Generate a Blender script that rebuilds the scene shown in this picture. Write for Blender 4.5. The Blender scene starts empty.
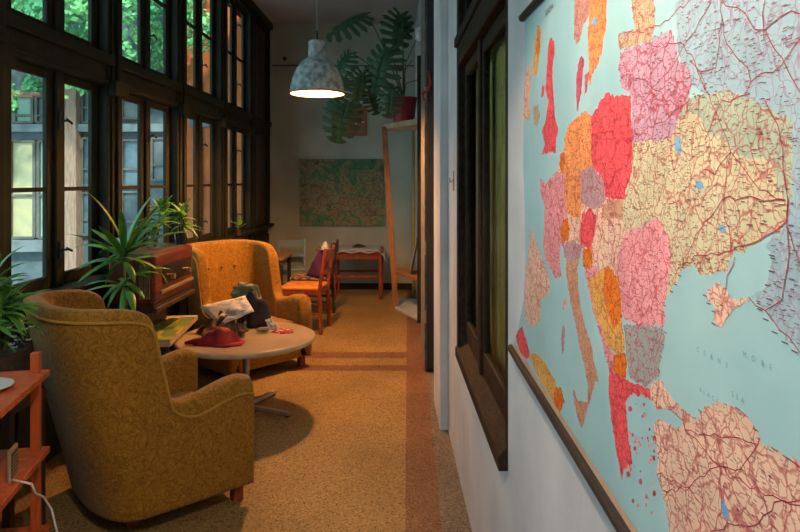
import bpy, bmesh, math, random
from mathutils import Vector, Matrix, noise
from mathutils.geometry import tessellate_polygon
R = math.radians
random.seed(7)
S = bpy.context.scene
COL = S.collection
FPX = 640.0; CX = 408.0; CY = 180.0; EYE = 1.55

# ------------------------------------------------------------------ materials
def new_mat(name):
    m = bpy.data.materials.new(name); m.use_nodes = True
    nt = m.node_tree; b = nt.nodes['Principled BSDF']
    return m, nt, b
def N(nt, t, **kw):
    n = nt.nodes.new(t)
    for k, v in kw.items(): setattr(n, k, v)
    return n
def c4(c): return (c[0], c[1], c[2], 1.0)
def mat(name, c1, c2=None, scale=8.0, rough=0.6, metal=0.0, bump=0.0, bscale=None, detail=4.0, stretch=None, lo=0.35, hi=0.65, spec=0.5, coat=0.0):
    m, nt, b = new_mat(name)
    b.inputs['Roughness'].default_value = rough
    b.inputs['Metallic'].default_value = metal
    b.inputs['Specular IOR Level'].default_value = spec
    b.inputs['Coat Weight'].default_value = coat
    b.inputs['Base Color'].default_value = c4(c1)
    tc = N(nt, 'ShaderNodeTexCoord'); mp = N(nt, 'ShaderNodeMapping')
    nt.links.new(tc.outputs['Object'], mp.inputs['Vector'])
    if stretch: mp.inputs['Scale'].default_value = stretch
    if c2 is None: c2 = tuple(x * 0.8 for x in c1)
    nz = N(nt, 'ShaderNodeTexNoise'); nz.inputs['Scale'].default_value = scale; nz.inputs['Detail'].default_value = detail
    nt.links.new(mp.outputs[0], nz.inputs['Vector'])
    cr = N(nt, 'ShaderNodeValToRGB')
    cr.color_ramp.elements[0].position = lo; cr.color_ramp.elements[0].color = c4(c2)
    cr.color_ramp.elements[1].position = hi; cr.color_ramp.elements[1].color = c4(c1)
    nt.links.new(nz.outputs['Fac'], cr.inputs['Fac']); nt.links.new(cr.outputs['Color'], b.inputs['Base Color'])
    if bump:
        n2 = N(nt, 'ShaderNodeTexNoise'); n2.inputs['Scale'].default_value = bscale or scale * 4; n2.inputs['Detail'].default_value = 5
        nt.links.new(mp.outputs[0], n2.inputs['Vector'])
        bp = N(nt, 'ShaderNodeBump'); bp.inputs['Strength'].default_value = bump; bp.inputs['Distance'].default_value = 0.01
        nt.links.new(n2.outputs['Fac'], bp.inputs['Height']); nt.links.new(bp.outputs[0], b.inputs['Normal'])
    return m
def glass_mat(name, tint=(0.93, 0.97, 0.96), refl=0.07, rough=0.02):
    m, nt, b = new_mat(name); nt.nodes.remove(b)
    out = nt.nodes['Material Output']
    tr = N(nt, 'ShaderNodeBsdfTransparent'); tr.inputs[0].default_value = c4(tint)
    gl = N(nt, 'ShaderNodeBsdfGlossy'); gl.inputs['Roughness'].default_value = rough
    fr = N(nt, 'ShaderNodeFresnel'); fr.inputs['IOR'].default_value = 1.45
    mx = N(nt, 'ShaderNodeMixShader')
    ml = N(nt, 'ShaderNodeMath', operation='MULTIPLY'); ml.inputs[1].default_value = refl / 0.07
    ge = N(nt, 'ShaderNodeNewGeometry'); iv = N(nt, 'ShaderNodeMath', operation='SUBTRACT'); iv.inputs[0].default_value = 1; m3 = N(nt, 'ShaderNodeMath', operation='MULTIPLY')
    nt.links.new(ge.outputs['Backfacing'], iv.inputs[1]); nt.links.new(iv.outputs[0], m3.inputs[1])
    nt.links.new(fr.outputs[0], ml.inputs[0]); nt.links.new(ml.outputs[0], m3.inputs[0]); nt.links.new(m3.outputs[0], mx.inputs[0])
    nt.links.new(tr.outputs[0], mx.inputs[1]); nt.links.new(gl.outputs[0], mx.inputs[2]); nt.links.new(mx.outputs[0], out.inputs[0])
    return m
def emit_mat(name, c, s):
    m, nt, b = new_mat(name)
    b.inputs['Base Color'].default_value = c4(c); b.inputs['Emission Color'].default_value = c4(c); b.inputs['Emission Strength'].default_value = s
    return m
def brocade(name, c1, c2):
    m, nt, b = new_mat(name); b.inputs['Roughness'].default_value = 0.85; b.inputs['Sheen Weight'].default_value = 0.15
    b.inputs['Specular IOR Level'].default_value = 0.25
    tc = N(nt, 'ShaderNodeTexCoord')
    nz = N(nt, 'ShaderNodeTexNoise'); nz.inputs['Scale'].default_value = 16; nz.inputs['Detail'].default_value = 2
    nt.links.new(tc.outputs['Object'], nz.inputs['Vector'])
    mx = N(nt, 'ShaderNodeMix', data_type='RGBA'); mx.blend_type = 'ADD'; mx.inputs[0].default_value = 0.13
    nt.links.new(tc.outputs['Object'], mx.inputs[6]); nt.links.new(nz.outputs['Color'], mx.inputs[7])
    vo = N(nt, 'ShaderNodeTexVoronoi', feature='DISTANCE_TO_EDGE'); vo.inputs['Scale'].default_value = 30
    nt.links.new(mx.outputs[2], vo.inputs['Vector'])
    v2 = N(nt, 'ShaderNodeTexVoronoi', feature='F1'); v2.inputs['Scale'].default_value = 55
    nt.links.new(mx.outputs[2], v2.inputs['Vector'])
    cr = N(nt, 'ShaderNodeValToRGB'); e = cr.color_ramp.elements
    e[0].position = 0.02; e[0].color = c4(c2); e[1].position = 0.11; e[1].color = c4(c1)
    nt.links.new(vo.outputs['Distance'], cr.inputs['Fac'])
    cr2 = N(nt, 'ShaderNodeValToRGB'); e = cr2.color_ramp.elements
    e[0].position = 0.28; e[0].color = (1, 1, 1, 1); e[1].position = 0.42; e[1].color = (0.76, 0.72, 0.65, 1)
    nt.links.new(v2.outputs['Distance'], cr2.inputs['Fac'])
    m2 = N(nt, 'ShaderNodeMix', data_type='RGBA'); m2.blend_type = 'MULTIPLY'; m2.inputs[0].default_value = 0.85
    nt.links.new(cr.outputs[0], m2.inputs[6]); nt.links.new(cr2.outputs[0], m2.inputs[7])
    nt.links.new(m2.outputs[2], b.inputs['Base Color'])
    bp = N(nt, 'ShaderNodeBump'); bp.inputs['Strength'].default_value = 0.5; bp.inputs['Distance'].default_value = 0.006
    nt.links.new(vo.outputs['Distance'], bp.inputs['Height']); nt.links.new(bp.outputs[0], b.inputs['Normal'])
    return m
def terrazzo(name, c1, c2, c3):
    m, nt, b = new_mat(name); b.inputs['Roughness'].default_value = 0.55; b.inputs['Specular IOR Level'].default_value = 0.3
    tc = N(nt, 'ShaderNodeTexCoord')
    vo = N(nt, 'ShaderNodeTexVoronoi', feature='F1'); vo.inputs['Scale'].default_value = 130
    nt.links.new(tc.outputs['Object'], vo.inputs['Vector'])
    sp = N(nt, 'ShaderNodeSeparateColor'); nt.links.new(vo.outputs['Color'], sp.inputs[0])
    cr = N(nt, 'ShaderNodeValToRGB'); cr.color_ramp.interpolation = 'CONSTANT'; e = cr.color_ramp.elements
    e[0].position = 0; e[0].color = c4(c1); e[1].position = 0.5; e[1].color = c4(c2)
    k = e.new(0.8); k.color = c4(c3)
    k = e.new(0.92); k.color = c4(tuple(x * 0.3 for x in c1))
    nt.links.new(sp.outputs[0], cr.inputs['Fac'])
    nz = N(nt, 'ShaderNodeTexNoise'); nz.inputs['Scale'].default_value = 1.6; nz.inputs['Detail'].default_value = 8
    nt.links.new(tc.outputs['Object'], nz.inputs['Vector'])
    c2r = N(nt, 'ShaderNodeValToRGB'); e = c2r.color_ramp.elements
    e[0].position = 0.3; e[0].color = (0.6, 0.58, 0.55, 1); e[1].position = 0.65; e[1].color = (1, 1, 1, 1)
    nt.links.new(nz.outputs['Fac'], c2r.inputs['Fac'])
    mx = N(nt, 'ShaderNodeMix', data_type='RGBA'); mx.blend_type = 'MULTIPLY'; mx.inputs[0].default_value = 0.8
    nt.links.new(cr.outputs[0], mx.inputs[6]); nt.links.new(c2r.outputs[0], mx.inputs[7])
    nt.links.new(mx.outputs[2], b.inputs['Base Color'])
    return m
def mapland(name, base, road=(0.50, 0.06, 0.08), scale=26, w=0.05, amt=0.75):
    m, nt, b = new_mat(name); b.inputs['Roughness'].default_value = 0.45; b.inputs['Specular IOR Level'].default_value = 0.3
    tc = N(nt, 'ShaderNodeTexCoord')
    nz = N(nt, 'ShaderNodeTexNoise'); nz.inputs['Scale'].default_value = 30; nz.inputs['Detail'].default_value = 3
    nt.links.new(tc.outputs['Object'], nz.inputs['Vector'])
    mx = N(nt, 'ShaderNodeMix', data_type='RGBA'); mx.blend_type = 'ADD'; mx.inputs[0].default_value = 0.035
    nt.links.new(tc.outputs['Object'], mx.inputs[6]); nt.links.new(nz.outputs['Color'], mx.inputs[7])
    cur = None
    for sc, ww, am in ((scale, w, amt), (scale * 2.4, w * 1.5, amt * 0.9)):
        vo = N(nt, 'ShaderNodeTexVoronoi', feature='DISTANCE_TO_EDGE'); vo.inputs['Scale'].default_value = sc
        nt.links.new(mx.outputs[2], vo.inputs['Vector'])
        mr = N(nt, 'ShaderNodeMapRange'); mr.inputs[1].default_value = ww * 0.35; mr.inputs[2].default_value = ww; mr.inputs[3].default_value = am; mr.inputs[4].default_value = 0
        nt.links.new(vo.outputs['Distance'], mr.inputs[0])
        mm = N(nt, 'ShaderNodeMix', data_type='RGBA'); mm.inputs[7].default_value = c4(road)
        if cur is None:
            # slight mottling of the printed tint
            n3 = N(nt, 'ShaderNodeTexNoise'); n3.inputs['Scale'].default_value = 14
            nt.links.new(tc.outputs['Object'], n3.inputs['Vector'])
            cr = N(nt, 'ShaderNodeValToRGB'); e = cr.color_ramp.elements
            e[0].position = 0.35; e[0].color = c4(tuple(x * 0.86 for x in base)); e[1].position = 0.6; e[1].color = c4(base)
            nt.links.new(n3.outputs['Fac'], cr.inputs['Fac']); cur = cr.outputs[0]
        nt.links.new(cur, mm.inputs[6]); nt.links.new(mr.outputs[0], mm.inputs[0]); cur = mm.outputs[2]
    nt.links.new(cur, b.inputs['Base Color'])
    return m

M = {}
M['plaster'] = mat('white_plaster', (0.74, 0.74, 0.73), (0.60, 0.60, 0.60), 3.0, 0.85, bump=0.15, bscale=30)
M['backplaster'] = mat('grey_plaster', (0.50, 0.55, 0.46), (0.38, 0.43, 0.35), 2.0, 0.9, bump=0.15, bscale=25)
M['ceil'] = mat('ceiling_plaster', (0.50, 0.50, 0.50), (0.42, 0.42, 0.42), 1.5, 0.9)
M['win'] = mat('dark_green_painted_wood', (0.022, 0.024, 0.011), (0.012, 0.014, 0.008), 6, 0.65, spec=0.25, stretch=(8, 8, 1), bump=0.2)
M['dkwood'] = mat('dark_brown_wood', (0.06, 0.028, 0.016), (0.025, 0.012, 0.008), 8, 0.5, stretch=(6, 6, 1), bump=0.2)
M['worn'] = mat('worn_brown_frame_wood', (0.040, 0.022, 0.013), (0.014, 0.009, 0.006), 9, 0.6, spec=0.2, stretch=(6, 1, 4), bump=0.3)
M['blackdoor'] = mat('black_painted_wood', (0.012, 0.012, 0.014), (0.03, 0.025, 0.022), 10, 0.6, bump=0.2)
M['glass'] = glass_mat('window_glass', (0.90, 0.96, 0.95), 0.02)
M['clear'] = glass_mat('clear_glass', (0.85, 0.88, 0.85), 0.14)
M['floor'] = terrazzo('tan_terrazzo', (0.35, 0.23, 0.085), (0.27, 0.17, 0.062), (0.45, 0.31, 0.135))
M['redfloor'] = terrazzo('red_terrazzo', (0.22, 0.105, 0.06), (0.17, 0.08, 0.048), (0.30, 0.17, 0.10))
M['greyfloor'] = terrazzo('grey_worn_terrazzo', (0.20, 0.17, 0.13), (0.14, 0.12, 0.095), (0.29, 0.25, 0.19))
M['sofa'] = brocade('ochre_brocade', (0.38, 0.19, 0.015), (0.24, 0.12, 0.010))
M['piping'] = mat('ochre_piping', (0.45, 0.24, 0.03), None, 40, 0.8)
M['orangewood'] = mat('orange_stained_wood', (0.50, 0.10, 0.018), (0.34, 0.062, 0.012), 7, 0.45, stretch=(6, 6, 1), bump=0.1)
M['redwood'] = mat('reddish_chair_wood', (0.30, 0.065, 0.018), (0.17, 0.035, 0.012), 8, 0.4, stretch=(6, 6, 1))
M['pine'] = mat('rough_pine', (0.36, 0.17, 0.06), (0.22, 0.09, 0.03), 9, 0.6, stretch=(8, 8, 1), bump=0.2)
M['creamwood'] = mat('cream_board', (0.55, 0.47, 0.32), (0.44, 0.36, 0.24), 9, 0.6)
M['tabletop'] = mat('pale_worn_laminate', (0.44, 0.33, 0.21), (0.33, 0.24, 0.15), 5, 0.35, bump=0.05)
M['tabledge'] = mat('cream_table_edge', (0.55, 0.44, 0.28), None, 9, 0.5)
M['steel'] = mat('brushed_steel', (0.45, 0.42, 0.36), (0.3, 0.28, 0.25), 12, 0.4, metal=0.7)
M['patina'] = mat('grey_patina_enamel', (0.55, 0.64, 0.62), (0.20, 0.26, 0.26), 18, 0.55, bump=0.3, detail=8, lo=0.38, hi=0.62)
M['rim'] = mat('rusty_orange_rim', (0.45, 0.12, 0.05), None, 30, 0.6)
M['shadein'] = mat('white_enamel_inside', (0.85, 0.82, 0.78), (0.82, 0.80, 0.76), 3, 0.5)
M['bulb'] = emit_mat('lit_bulb', (1.0, 0.72, 0.42), 60)
M['cord'] = mat('grey_cord', (0.25, 0.25, 0.24), None, 20, 0.6)
M['black'] = mat('black_plastic', (0.015, 0.015, 0.015), None, 20, 0.5)
M['leaf'] = mat('dark_green_leaf', (0.035, 0.12, 0.045), (0.018, 0.07, 0.03), 12, 0.4, spec=0.5)
M['leafb'] = mat('bright_green_leaf', (0.20, 0.46, 0.03), (0.09, 0.28, 0.03), 14, 0.45)
M['leafm'] = mat('mid_green_leaf', (0.13, 0.36, 0.05), (0.06, 0.22, 0.03), 14, 0.4)
M['stem'] = mat('green_stem', (0.08, 0.14, 0.05), (0.10, 0.08, 0.03), 14, 0.6)
M['redpot'] = mat('dark_red_plastic', (0.28, 0.012, 0.022), None, 6, 0.35)
M['soil'] = mat('dark_soil', (0.03, 0.02, 0.012), None, 30, 0.9, bump=0.5)
M['whitepot'] = mat('white_glazed_pot', (0.65, 0.68, 0.68), None, 8, 0.3)
M['darkpot'] = mat('dark_basket', (0.05, 0.03, 0.02), (0.02, 0.014, 0.01), 30, 0.7, bump=0.6)
M['radio'] = mat('polished_red_walnut', (0.20, 0.035, 0.012), (0.09, 0.016, 0.008), 5, 0.38, stretch=(1, 1, 8), coat=0.1, spec=0.3)
M['radiotop'] = mat('worn_walnut_top', (0.20, 0.13, 0.06), (0.10, 0.06, 0.03), 6, 0.35)
M['dial'] = mat('dark_dial_glass', (0.02, 0.018, 0.015), None, 8, 0.12)
M['brass'] = mat('brass', (0.55, 0.38, 0.15), None, 10, 0.35, metal=0.8)
M['ivory'] = mat('ivory_trim', (0.34, 0.25, 0.14), None, 10, 0.4)
M['grille'] = mat('woven_grille_cloth', (0.28, 0.22, 0.12), (0.16, 0.12, 0.06), 60, 0.8)
M['purple'] = mat('purple_cloth', (0.10, 0.012, 0.075), (0.05, 0.006, 0.04), 8, 0.85, bump=0.3)
M['white'] = mat('white_cloth', (0.68, 0.66, 0.62), None, 8, 0.8)
M['bluecloth'] = mat('pale_blue_cloth', (0.48, 0.54, 0.56), (0.36, 0.42, 0.46), 6, 0.85, bump=0.3)
M['redcloth'] = mat('crimson_cloth', (0.36, 0.008, 0.016), (0.16, 0.004, 0.010), 9, 0.75, bump=0.4)
M['darkcloth'] = mat('dark_purple_jacket', (0.035, 0.022, 0.040), (0.012, 0.010, 0.016), 9, 0.8, bump=0.4)
M['brownfur'] = mat('brown_wool', (0.12, 0.07, 0.04), None, 60, 0.9)
M['orangecush'] = mat('orange_seat_cloth', (0.72, 0.27, 0.03), (0.55, 0.18, 0.02), 9, 0.85, bump=0.3)
M['ribbon'] = mat('red_ribbon', (0.5, 0.02, 0.02), None, 9, 0.7)
M['bluemetal'] = mat('light_blue_paint', (0.30, 0.42, 0.44), None, 9, 0.5)
M['yellowpaint'] = mat('yellow_painted_pole', (0.45, 0.36, 0.04), None, 9, 0.6)
def spotted(name, cols, scale, rough=0.8):
    m, nt, b = new_mat(name); b.inputs['Roughness'].default_value = rough
    tc = N(nt, 'ShaderNodeTexCoord')
    vo = N(nt, 'ShaderNodeTexVoronoi', feature='F1'); vo.inputs['Scale'].default_value = scale
    nt.links.new(tc.outputs['Object'], vo.inputs['Vector'])
    sp = N(nt, 'ShaderNodeSeparateColor'); nt.links.new(vo.outputs['Color'], sp.inputs[0])
    cr = N(nt, 'ShaderNodeValToRGB'); cr.color_ramp.interpolation = 'CONSTANT'; e = cr.color_ramp.elements
    e[0].position = 0; e[0].color = c4(cols[0]); e[1].position = 1 / len(cols); e[1].color = c4(cols[1])
    for i in range(2, len(cols)):
        k = e.new(i / len(cols)); k.color = c4(cols[i])
    nt.links.new(sp.outputs[0], cr.inputs['Fac']); nt.links.new(cr.outputs[0], b.inputs['Base Color'])
    return m
M['scarf'] = spotted('patterned_scarf', [(0.05, 0.03, 0.015), (0.26, 0.19, 0.03), (0.03, 0.025, 0.02), (0.10, 0.11, 0.03), (0.12, 0.04, 0.02)], 26)
M['pouch'] = spotted('red_beaded_cloth', [(0.45, 0.02, 0.02), (0.36, 0.02, 0.02), (0.5, 0.03, 0.03), (0.30, 0.01, 0.01), (0.75, 0.50, 0.42)], 90)
M['check'] = spotted('checked_cushion', [(0.45, 0.22, 0.10), (0.10, 0.05, 0.05), (0.55, 0.40, 0.25), (0.20, 0.05, 0.05)], 30)
M['magazine'] = spotted('printed_cover', [(0.55, 0.48, 0.06), (0.20, 0.30, 0.06), (0.45, 0.42, 0.10), (0.08, 0.16, 0.08), (0.62, 0.50, 0.05)], 9, 0.4)
M['news'] = mat('newsprint', (0.78, 0.76, 0.72), (0.50, 0.49, 0.47), 26, 0.8, lo=0.40, hi=0.52)
M['palebag'] = mat('pale_green_paper', (0.36, 0.38, 0.24), (0.20, 0.24, 0.14), 14, 0.7)

# ------------------------------------------------------------------ mesh builder
class MB:
    def __init__(s): s.v = []; s.f = []; s.m = []
    def add(s, vs, fs, mi=0):
        o = len(s.v); s.v += [tuple(v) for v in vs]; s.f += [tuple(i + o for i in f) for f in fs]; s.m += [mi] * len(fs); return s
    def box(s, x0, y0, z0, x1, y1, z1, mt=None, mi=0):
        vs = [Vector((x, y, z)) for x in (x0, x1) for y in (y0, y1) for z in (z0, z1)]
        if mt is not None: vs = [mt @ v for v in vs]
        return s.add(vs, [(0, 1, 3, 2), (4, 6, 7, 5), (0, 4, 5, 1), (2, 3, 7, 6), (0, 2, 6, 4), (1, 5, 7, 3)], mi)
    def tube(s, pts, r, n=8, r1=None, cap=True, mi=0):
        pts = [Vector(p) for p in pts]; k = len(pts); rings = []
        up = Vector((0, 0, 1))
        for i, p in enumerate(pts):
            d = (pts[min(i + 1, k - 1)] - pts[max(i - 1, 0)]).normalized()
            a = d.cross(up)
            if a.length < 1e-3: a = d.cross(Vector((1, 0, 0)))
            a.normalize(); b = d.cross(a).normalized()
            rr = r if r1 is None else r + (r1 - r) * i / max(1, k - 1)
            rings.append([p + (a * math.cos(2 * math.pi * j / n) + b * math.sin(2 * math.pi * j / n)) * rr for j in range(n)])
        vs = [v for rg in rings for v in rg]; fs = []
        for i in range(k - 1):
            for j in range(n): fs.append((i * n + j, i * n + (j + 1) % n, (i + 1) * n + (j + 1) % n, (i + 1) * n + j))
        if cap: fs += [tuple(range(n))[::-1], tuple((k - 1) * n + j for j in range(n))]
        return s.add(vs, fs, mi)
    def lathe(s, prof, c=(0, 0, 0), n=32, mi=0, closed=False):
        vs = []; fs = []; c = Vector(c)
        for r, z in prof:
            for j in range(n):
                a = 2 * math.pi * j / n; vs.append(c + Vector((r * math.cos(a), r * math.sin(a), z)))
        for i in range(len(prof) - 1):
            for j in range(n): fs.append((i * n + j, i * n + (j + 1) % n, (i + 1) * n + (j + 1) % n, (i + 1) * n + j))
        if closed: fs += [tuple(range(n))[::-1], tuple((len(prof) - 1) * n + j for j in range(n))]
        return s.add(vs, fs, mi)
    def grid(s, P, mi=0):
        h = len(P); w = len(P[0]); vs = [p for r in P for p in r]
        return s.add(vs, [(i * w + j, i * w + j + 1, (i + 1) * w + j + 1, (i + 1) * w + j) for i in range(h - 1) for j in range(w - 1)], mi)
    def beam(s, p0, p1, w, t, up=Vector((0, 0, 1)), mi=0):
        p0 = Vector(p0); p1 = Vector(p1); d = (p1 - p0).normalized()
        a = d.cross(Vector(up))
        if a.length < 1e-3: a = d.cross(Vector((0, 1, 0)))
        a.normalize(); b = a.cross(d).normalized()
        vs = [p + a * sx * w / 2 + b * sy * t / 2 for p in (p0, p1) for sx, sy in ((-1, -1), (1, -1), (1, 1), (-1, 1))]
        return s.add(vs, [(0, 1, 2, 3)[::-1], (4, 5, 6, 7), (0, 1, 5, 4), (1, 2, 6, 5), (2, 3, 7, 6), (3, 0, 4, 7)], mi)
    def leaf(s, base, az, el, L, W, droop=0.8, n=7, fold=0.25, mi=0):
        p = Vector(base); a = el; vs = []; h = Vector((math.cos(az), math.sin(az), 0)); side = Vector((-math.sin(az), math.cos(az), 0))
        for i in range(n + 1):
            t = i / n; w = W * (math.sin(math.pi * min(1, (t * 0.85 + 0.12))) ** 0.8) if i < n else 0.001
            d = h * math.cos(a) + Vector((0, 0, 1)) * math.sin(a); nn = d.cross(side)
            vs += [p + side * w / 2 + nn * -fold * w, p, p - side * w / 2 + nn * -fold * w]
            p = p + d * L / n; a -= droop / n
        fs = []
        for i in range(n):
            fs += [(i * 3, i * 3 + 1, i * 3 + 4, i * 3 + 3), (i * 3 + 1, i * 3 + 2, i * 3 + 5, i * 3 + 4)]
        return s.add(vs, fs, mi)
    def build(s, name, material, parent=None, bevel=0, smooth=False, subsurf=0, seg=2, solid=0, loc=None, mt=None):
        me = bpy.data.meshes.new(name); me.from_pydata(s.v, [], s.f); me.update()
        bm = bmesh.new(); bm.from_mesh(me)
        if not solid: bmesh.ops.recalc_face_normals(bm, faces=bm.faces)
        bm.to_mesh(me); bm.free()
        for mm in (material if isinstance(material, (list, tuple)) else [material]): me.materials.append(mm)
        for i, p in enumerate(me.polygons):
            p.material_index = s.m[i]; p.use_smooth = smooth
        o = bpy.data.objects.new(name, me); COL.objects.link(o)
        if parent: o.parent = parent
        if loc: o.location = loc
        if bevel:
            b = o.modifiers.new('bevel', 'BEVEL'); b.width = bevel; b.segments = seg; b.limit_method = 'ANGLE'; b.angle_limit = R(40)
        if subsurf:
            q = o.modifiers.new('sub', 'SUBSURF'); q.levels = subsurf; q.render_levels = subsurf
        if solid:
            q = o.modifiers.new('solid', 'SOLIDIFY'); q.thickness = solid; q.offset = 0
        return o
def tag(o, label=None, cat=None, group=None, kind=None):
    if label: o['label'] = label
    if cat: o['category'] = cat
    if group: o['group'] = group
    if kind: o['kind'] = kind
    return o
def thing(name, label, cat, loc=(0, 0, 0), rz=0, group=None):
    o = bpy.data.objects.new(name, None); COL.objects.link(o); o.location = loc; o.rotation_euler = (0, 0, rz); o.empty_display_size = 0.1
    return tag(o, label, cat, group)
def copy_tree(o, parent=None):
    c = o.copy(); COL.objects.link(c)
    if parent: c.parent = parent
    for ch in list(o.children): copy_tree(ch, c)
    return c
def sm(a, b, x):
    t = max(0, min(1, (x - a) / (b - a))); return t * t * (3 - 2 * t)

# ------------------------------------------------------------------ room shell
Y0, YB, ZC = -2.1, 9.06, 3.76
XL = -1.94
def struct(o): return tag(o, kind='structure')
# floor: one mesh, several terrazzo inlays
b = MB()
xs = [-2.1, -0.012, 0.150, 1.2]; ys = [Y0, 5.20, 5.36, 5.57, 5.77, YB]
for i in range(3):
    for j in range(5):
        mi = 1 if (i == 1 or (i == 0 and j in (1, 3))) else (2 if i == 2 else 0)
        b.add([(xs[i], ys[j], 0), (xs[i + 1], ys[j], 0), (xs[i + 1], ys[j + 1], 0), (xs[i], ys[j + 1], 0)], [(0, 1, 2, 3)], mi)
b.box(-2.1, Y0, -0.2, 1.2, YB, -0.001)
struct(b.build('floor', [M['floor'], M['redfloor'], M['greyfloor']]))
struct(MB().box(-2.2, Y0 - 0.2, ZC, 1.4, YB + 0.2, ZC + 0.15).build('ceiling', M['ceil']))
struct(MB().box(-2.2, YB, -0.2, 1.4, YB + 0.2, ZC).build('wall_back', M['backplaster']))
struct(MB().box(-2.2, Y0 - 0.2, -0.2, 1.4, Y0, ZC).build('wall_front', M['plaster']))
struct(MB().box(-1.93, YB - 0.02, 0, 0.09, YB, 0.09).build('baseboard_back', M['win'], bevel=0.005))
# left dado, posts, beams
b = MB().box(-2.15, Y0, 0, -1.98, YB, 0.90)
for k in range(9):
    y = -2.01 + 1.255 * k
    b.box(-1.98, y + 0.22, 0.14, -1.965, y + 1.03, 0.80)
struct(b.build('wall_left', M['win'], bevel=0.004))
struct(MB().box(-2.15, Y0, 0.90, -1.89, YB, 0.94).build('trim_1', M['win'], bevel=0.008))
PC = [-2.01 + 1.255 * k for k in range(9)]
for i, y in enumerate(PC + [9.03]):
    w = 0.10 if i < 9 else 0.03
    b = MB().box(-2.06, y - w, 0.94, -1.95, y + w, ZC - 0.001)
    if i < 9:
        b.box(-1.95, y - 0.07, 0.94, -1.935, y + 0.07, ZC - 0.001); b.box(-1.935, y - 0.03, 0.94, -1.915, y + 0.03, ZC - 0.001)
        b.box(-1.98, y - w, 0.0, -1.94, y + w, 0.90)
        b.box(-1.95, y - 0.10, 2.10, -1.90, y + 0.10, 2.20)
    struct(b.build('trim_%d' % (i + 2), M['win'], bevel=0.006))
b = MB().box(-2.07, Y0, 2.17, -1.965, YB, 2.36); b.box(-1.965, Y0, 2.30, -1.93, YB, 2.37); b.box(-1.965, Y0, 2.17, -1.945, YB, 2.20)
struct(b.build('trim_12', M['win'], bevel=0.006))
b = MB().box(-2.15, Y0, 3.62, -1.95, YB, ZC - 0.001); b.box(-1.95, Y0, 3.67, -1.91, YB, ZC - 0.001)
struct(b.build('trim_13', M['win'], bevel=0.006))

def casement(root, ya, yb, z0, z1, zm, pane, X=-2.02, hinge_lat=None):
    """one sash: ya..yb outer, frame .09 wide"""
    pa, pb = pane
    b = MB()
    b.box(X - 0.028, ya, z0, X, pa, z1); b.box(X - 0.028, pb, z0, X, yb, z1)
    b.box(X - 0.028, pa, z0, X, pb, z0 + 0.07); b.box(X - 0.028, pa, z1 - 0.05, X, pb, z1)
    s = b.build('sash', M['win'], root, bevel=0.006)
    MB().box(X - 0.027, pa, zm - 0.012, X - 0.005, pb, zm + 0.012).build('muntin', M['win'], s)
    MB().box(X - 0.026, pa, z0 + 0.07, X - 0.023, pb, z1 - 0.05).build('pane', M['glass'], s)
    return s
def latch(root, y, z, X=-1.995):
    b = MB().box(X - 0.004, y - 0.012, z - 0.05, X + 0.008, y + 0.012, z + 0.05)
    b.tube([(X, y, z), (X + 0.04, y, z)], 0.007, 6); b.tube([(X + 0.038, y - 0.005, z + 0.01), (X + 0.04, y + 0.05, z - 0.012)], 0.007, 6)
    b.build('window_latch', M['black'], root)
wn = 1
for k in range(8):
    y = PC[k]
    w = thing('window_%d' % wn, None, None, (0, 0, 0)); struct(w); wn += 1
    if True:
        for z0, z1, zm in ((0.94, 2.17, 1.497), (2.36, 3.62, 3.00)):
            casement(w, y + 0.10, y + 0.655, z0, z1, zm, (y + 0.255, y + 0.57))
            casement(w, y + 0.675, y + 1.155, z0, z1, zm, (y + 0.76, y + 1.08))
            MB().box(-2.02, y + 0.63, z0, -1.998, y + 0.70, z1).build('cover_strip', M['win'], w, bevel=0.004)
            for zz in ((1.15, 1.89) if z0 < 2 else (2.66, 3.35)): latch(w, y + 0.665, zz)
# last bay: closed red-brown panelled shutters
w = thing('window_%d' % wn, None, None); struct(w); wn += 1
for z0, z1 in ((0.94, 2.17), (2.36, 3.62)):
    for a, c in ((8.14, 8.56), (8.58, 9.0)):
        b = MB().box(-2.05, a, z0, -2.01, c, z1); b.box(-2.01, a + 0.07, z0 + 0.08, -1.998, c - 0.07, z1 - 0.08)
        b.build('shutter', M['dkwood'], w, bevel=0.006)

# ------------------------------------------------------------------ right wall (slightly skewed to the corridor)
ANG = math.atan(0.029)
WR = Matrix.Translation((0.364, 0, 0)) @ Matrix.Rotation(ANG, 4, 'Z')
def on_wall(px, off=0.0):
    return (0.364 - off) / ((px - CX) / FPX + 0.029)
wall = MB()
W0, W1 = 1.965, 3.26          # window opening along the wall
wall.box(0, -2.2, 0, 0.3, W0, ZC, WR).box(0, W1, 0, 0.3, 5.95, ZC, WR).box(0, W0, 0, 0.3, W1, 0.66, WR).box(0, W0, 3.3, 0.3, W1, ZC, WR)
wall.box(0, 5.95, 0, 0.3, 9.2, ZC, WR)
struct(wall.build('wall_right', M['plaster']))
# pilaster
struct(MB().box(-0.052, 3.96, 0, 0, 4.5, ZC - 0.001, WR).build('trim_14', M['plaster'], bevel=0.006))
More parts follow.
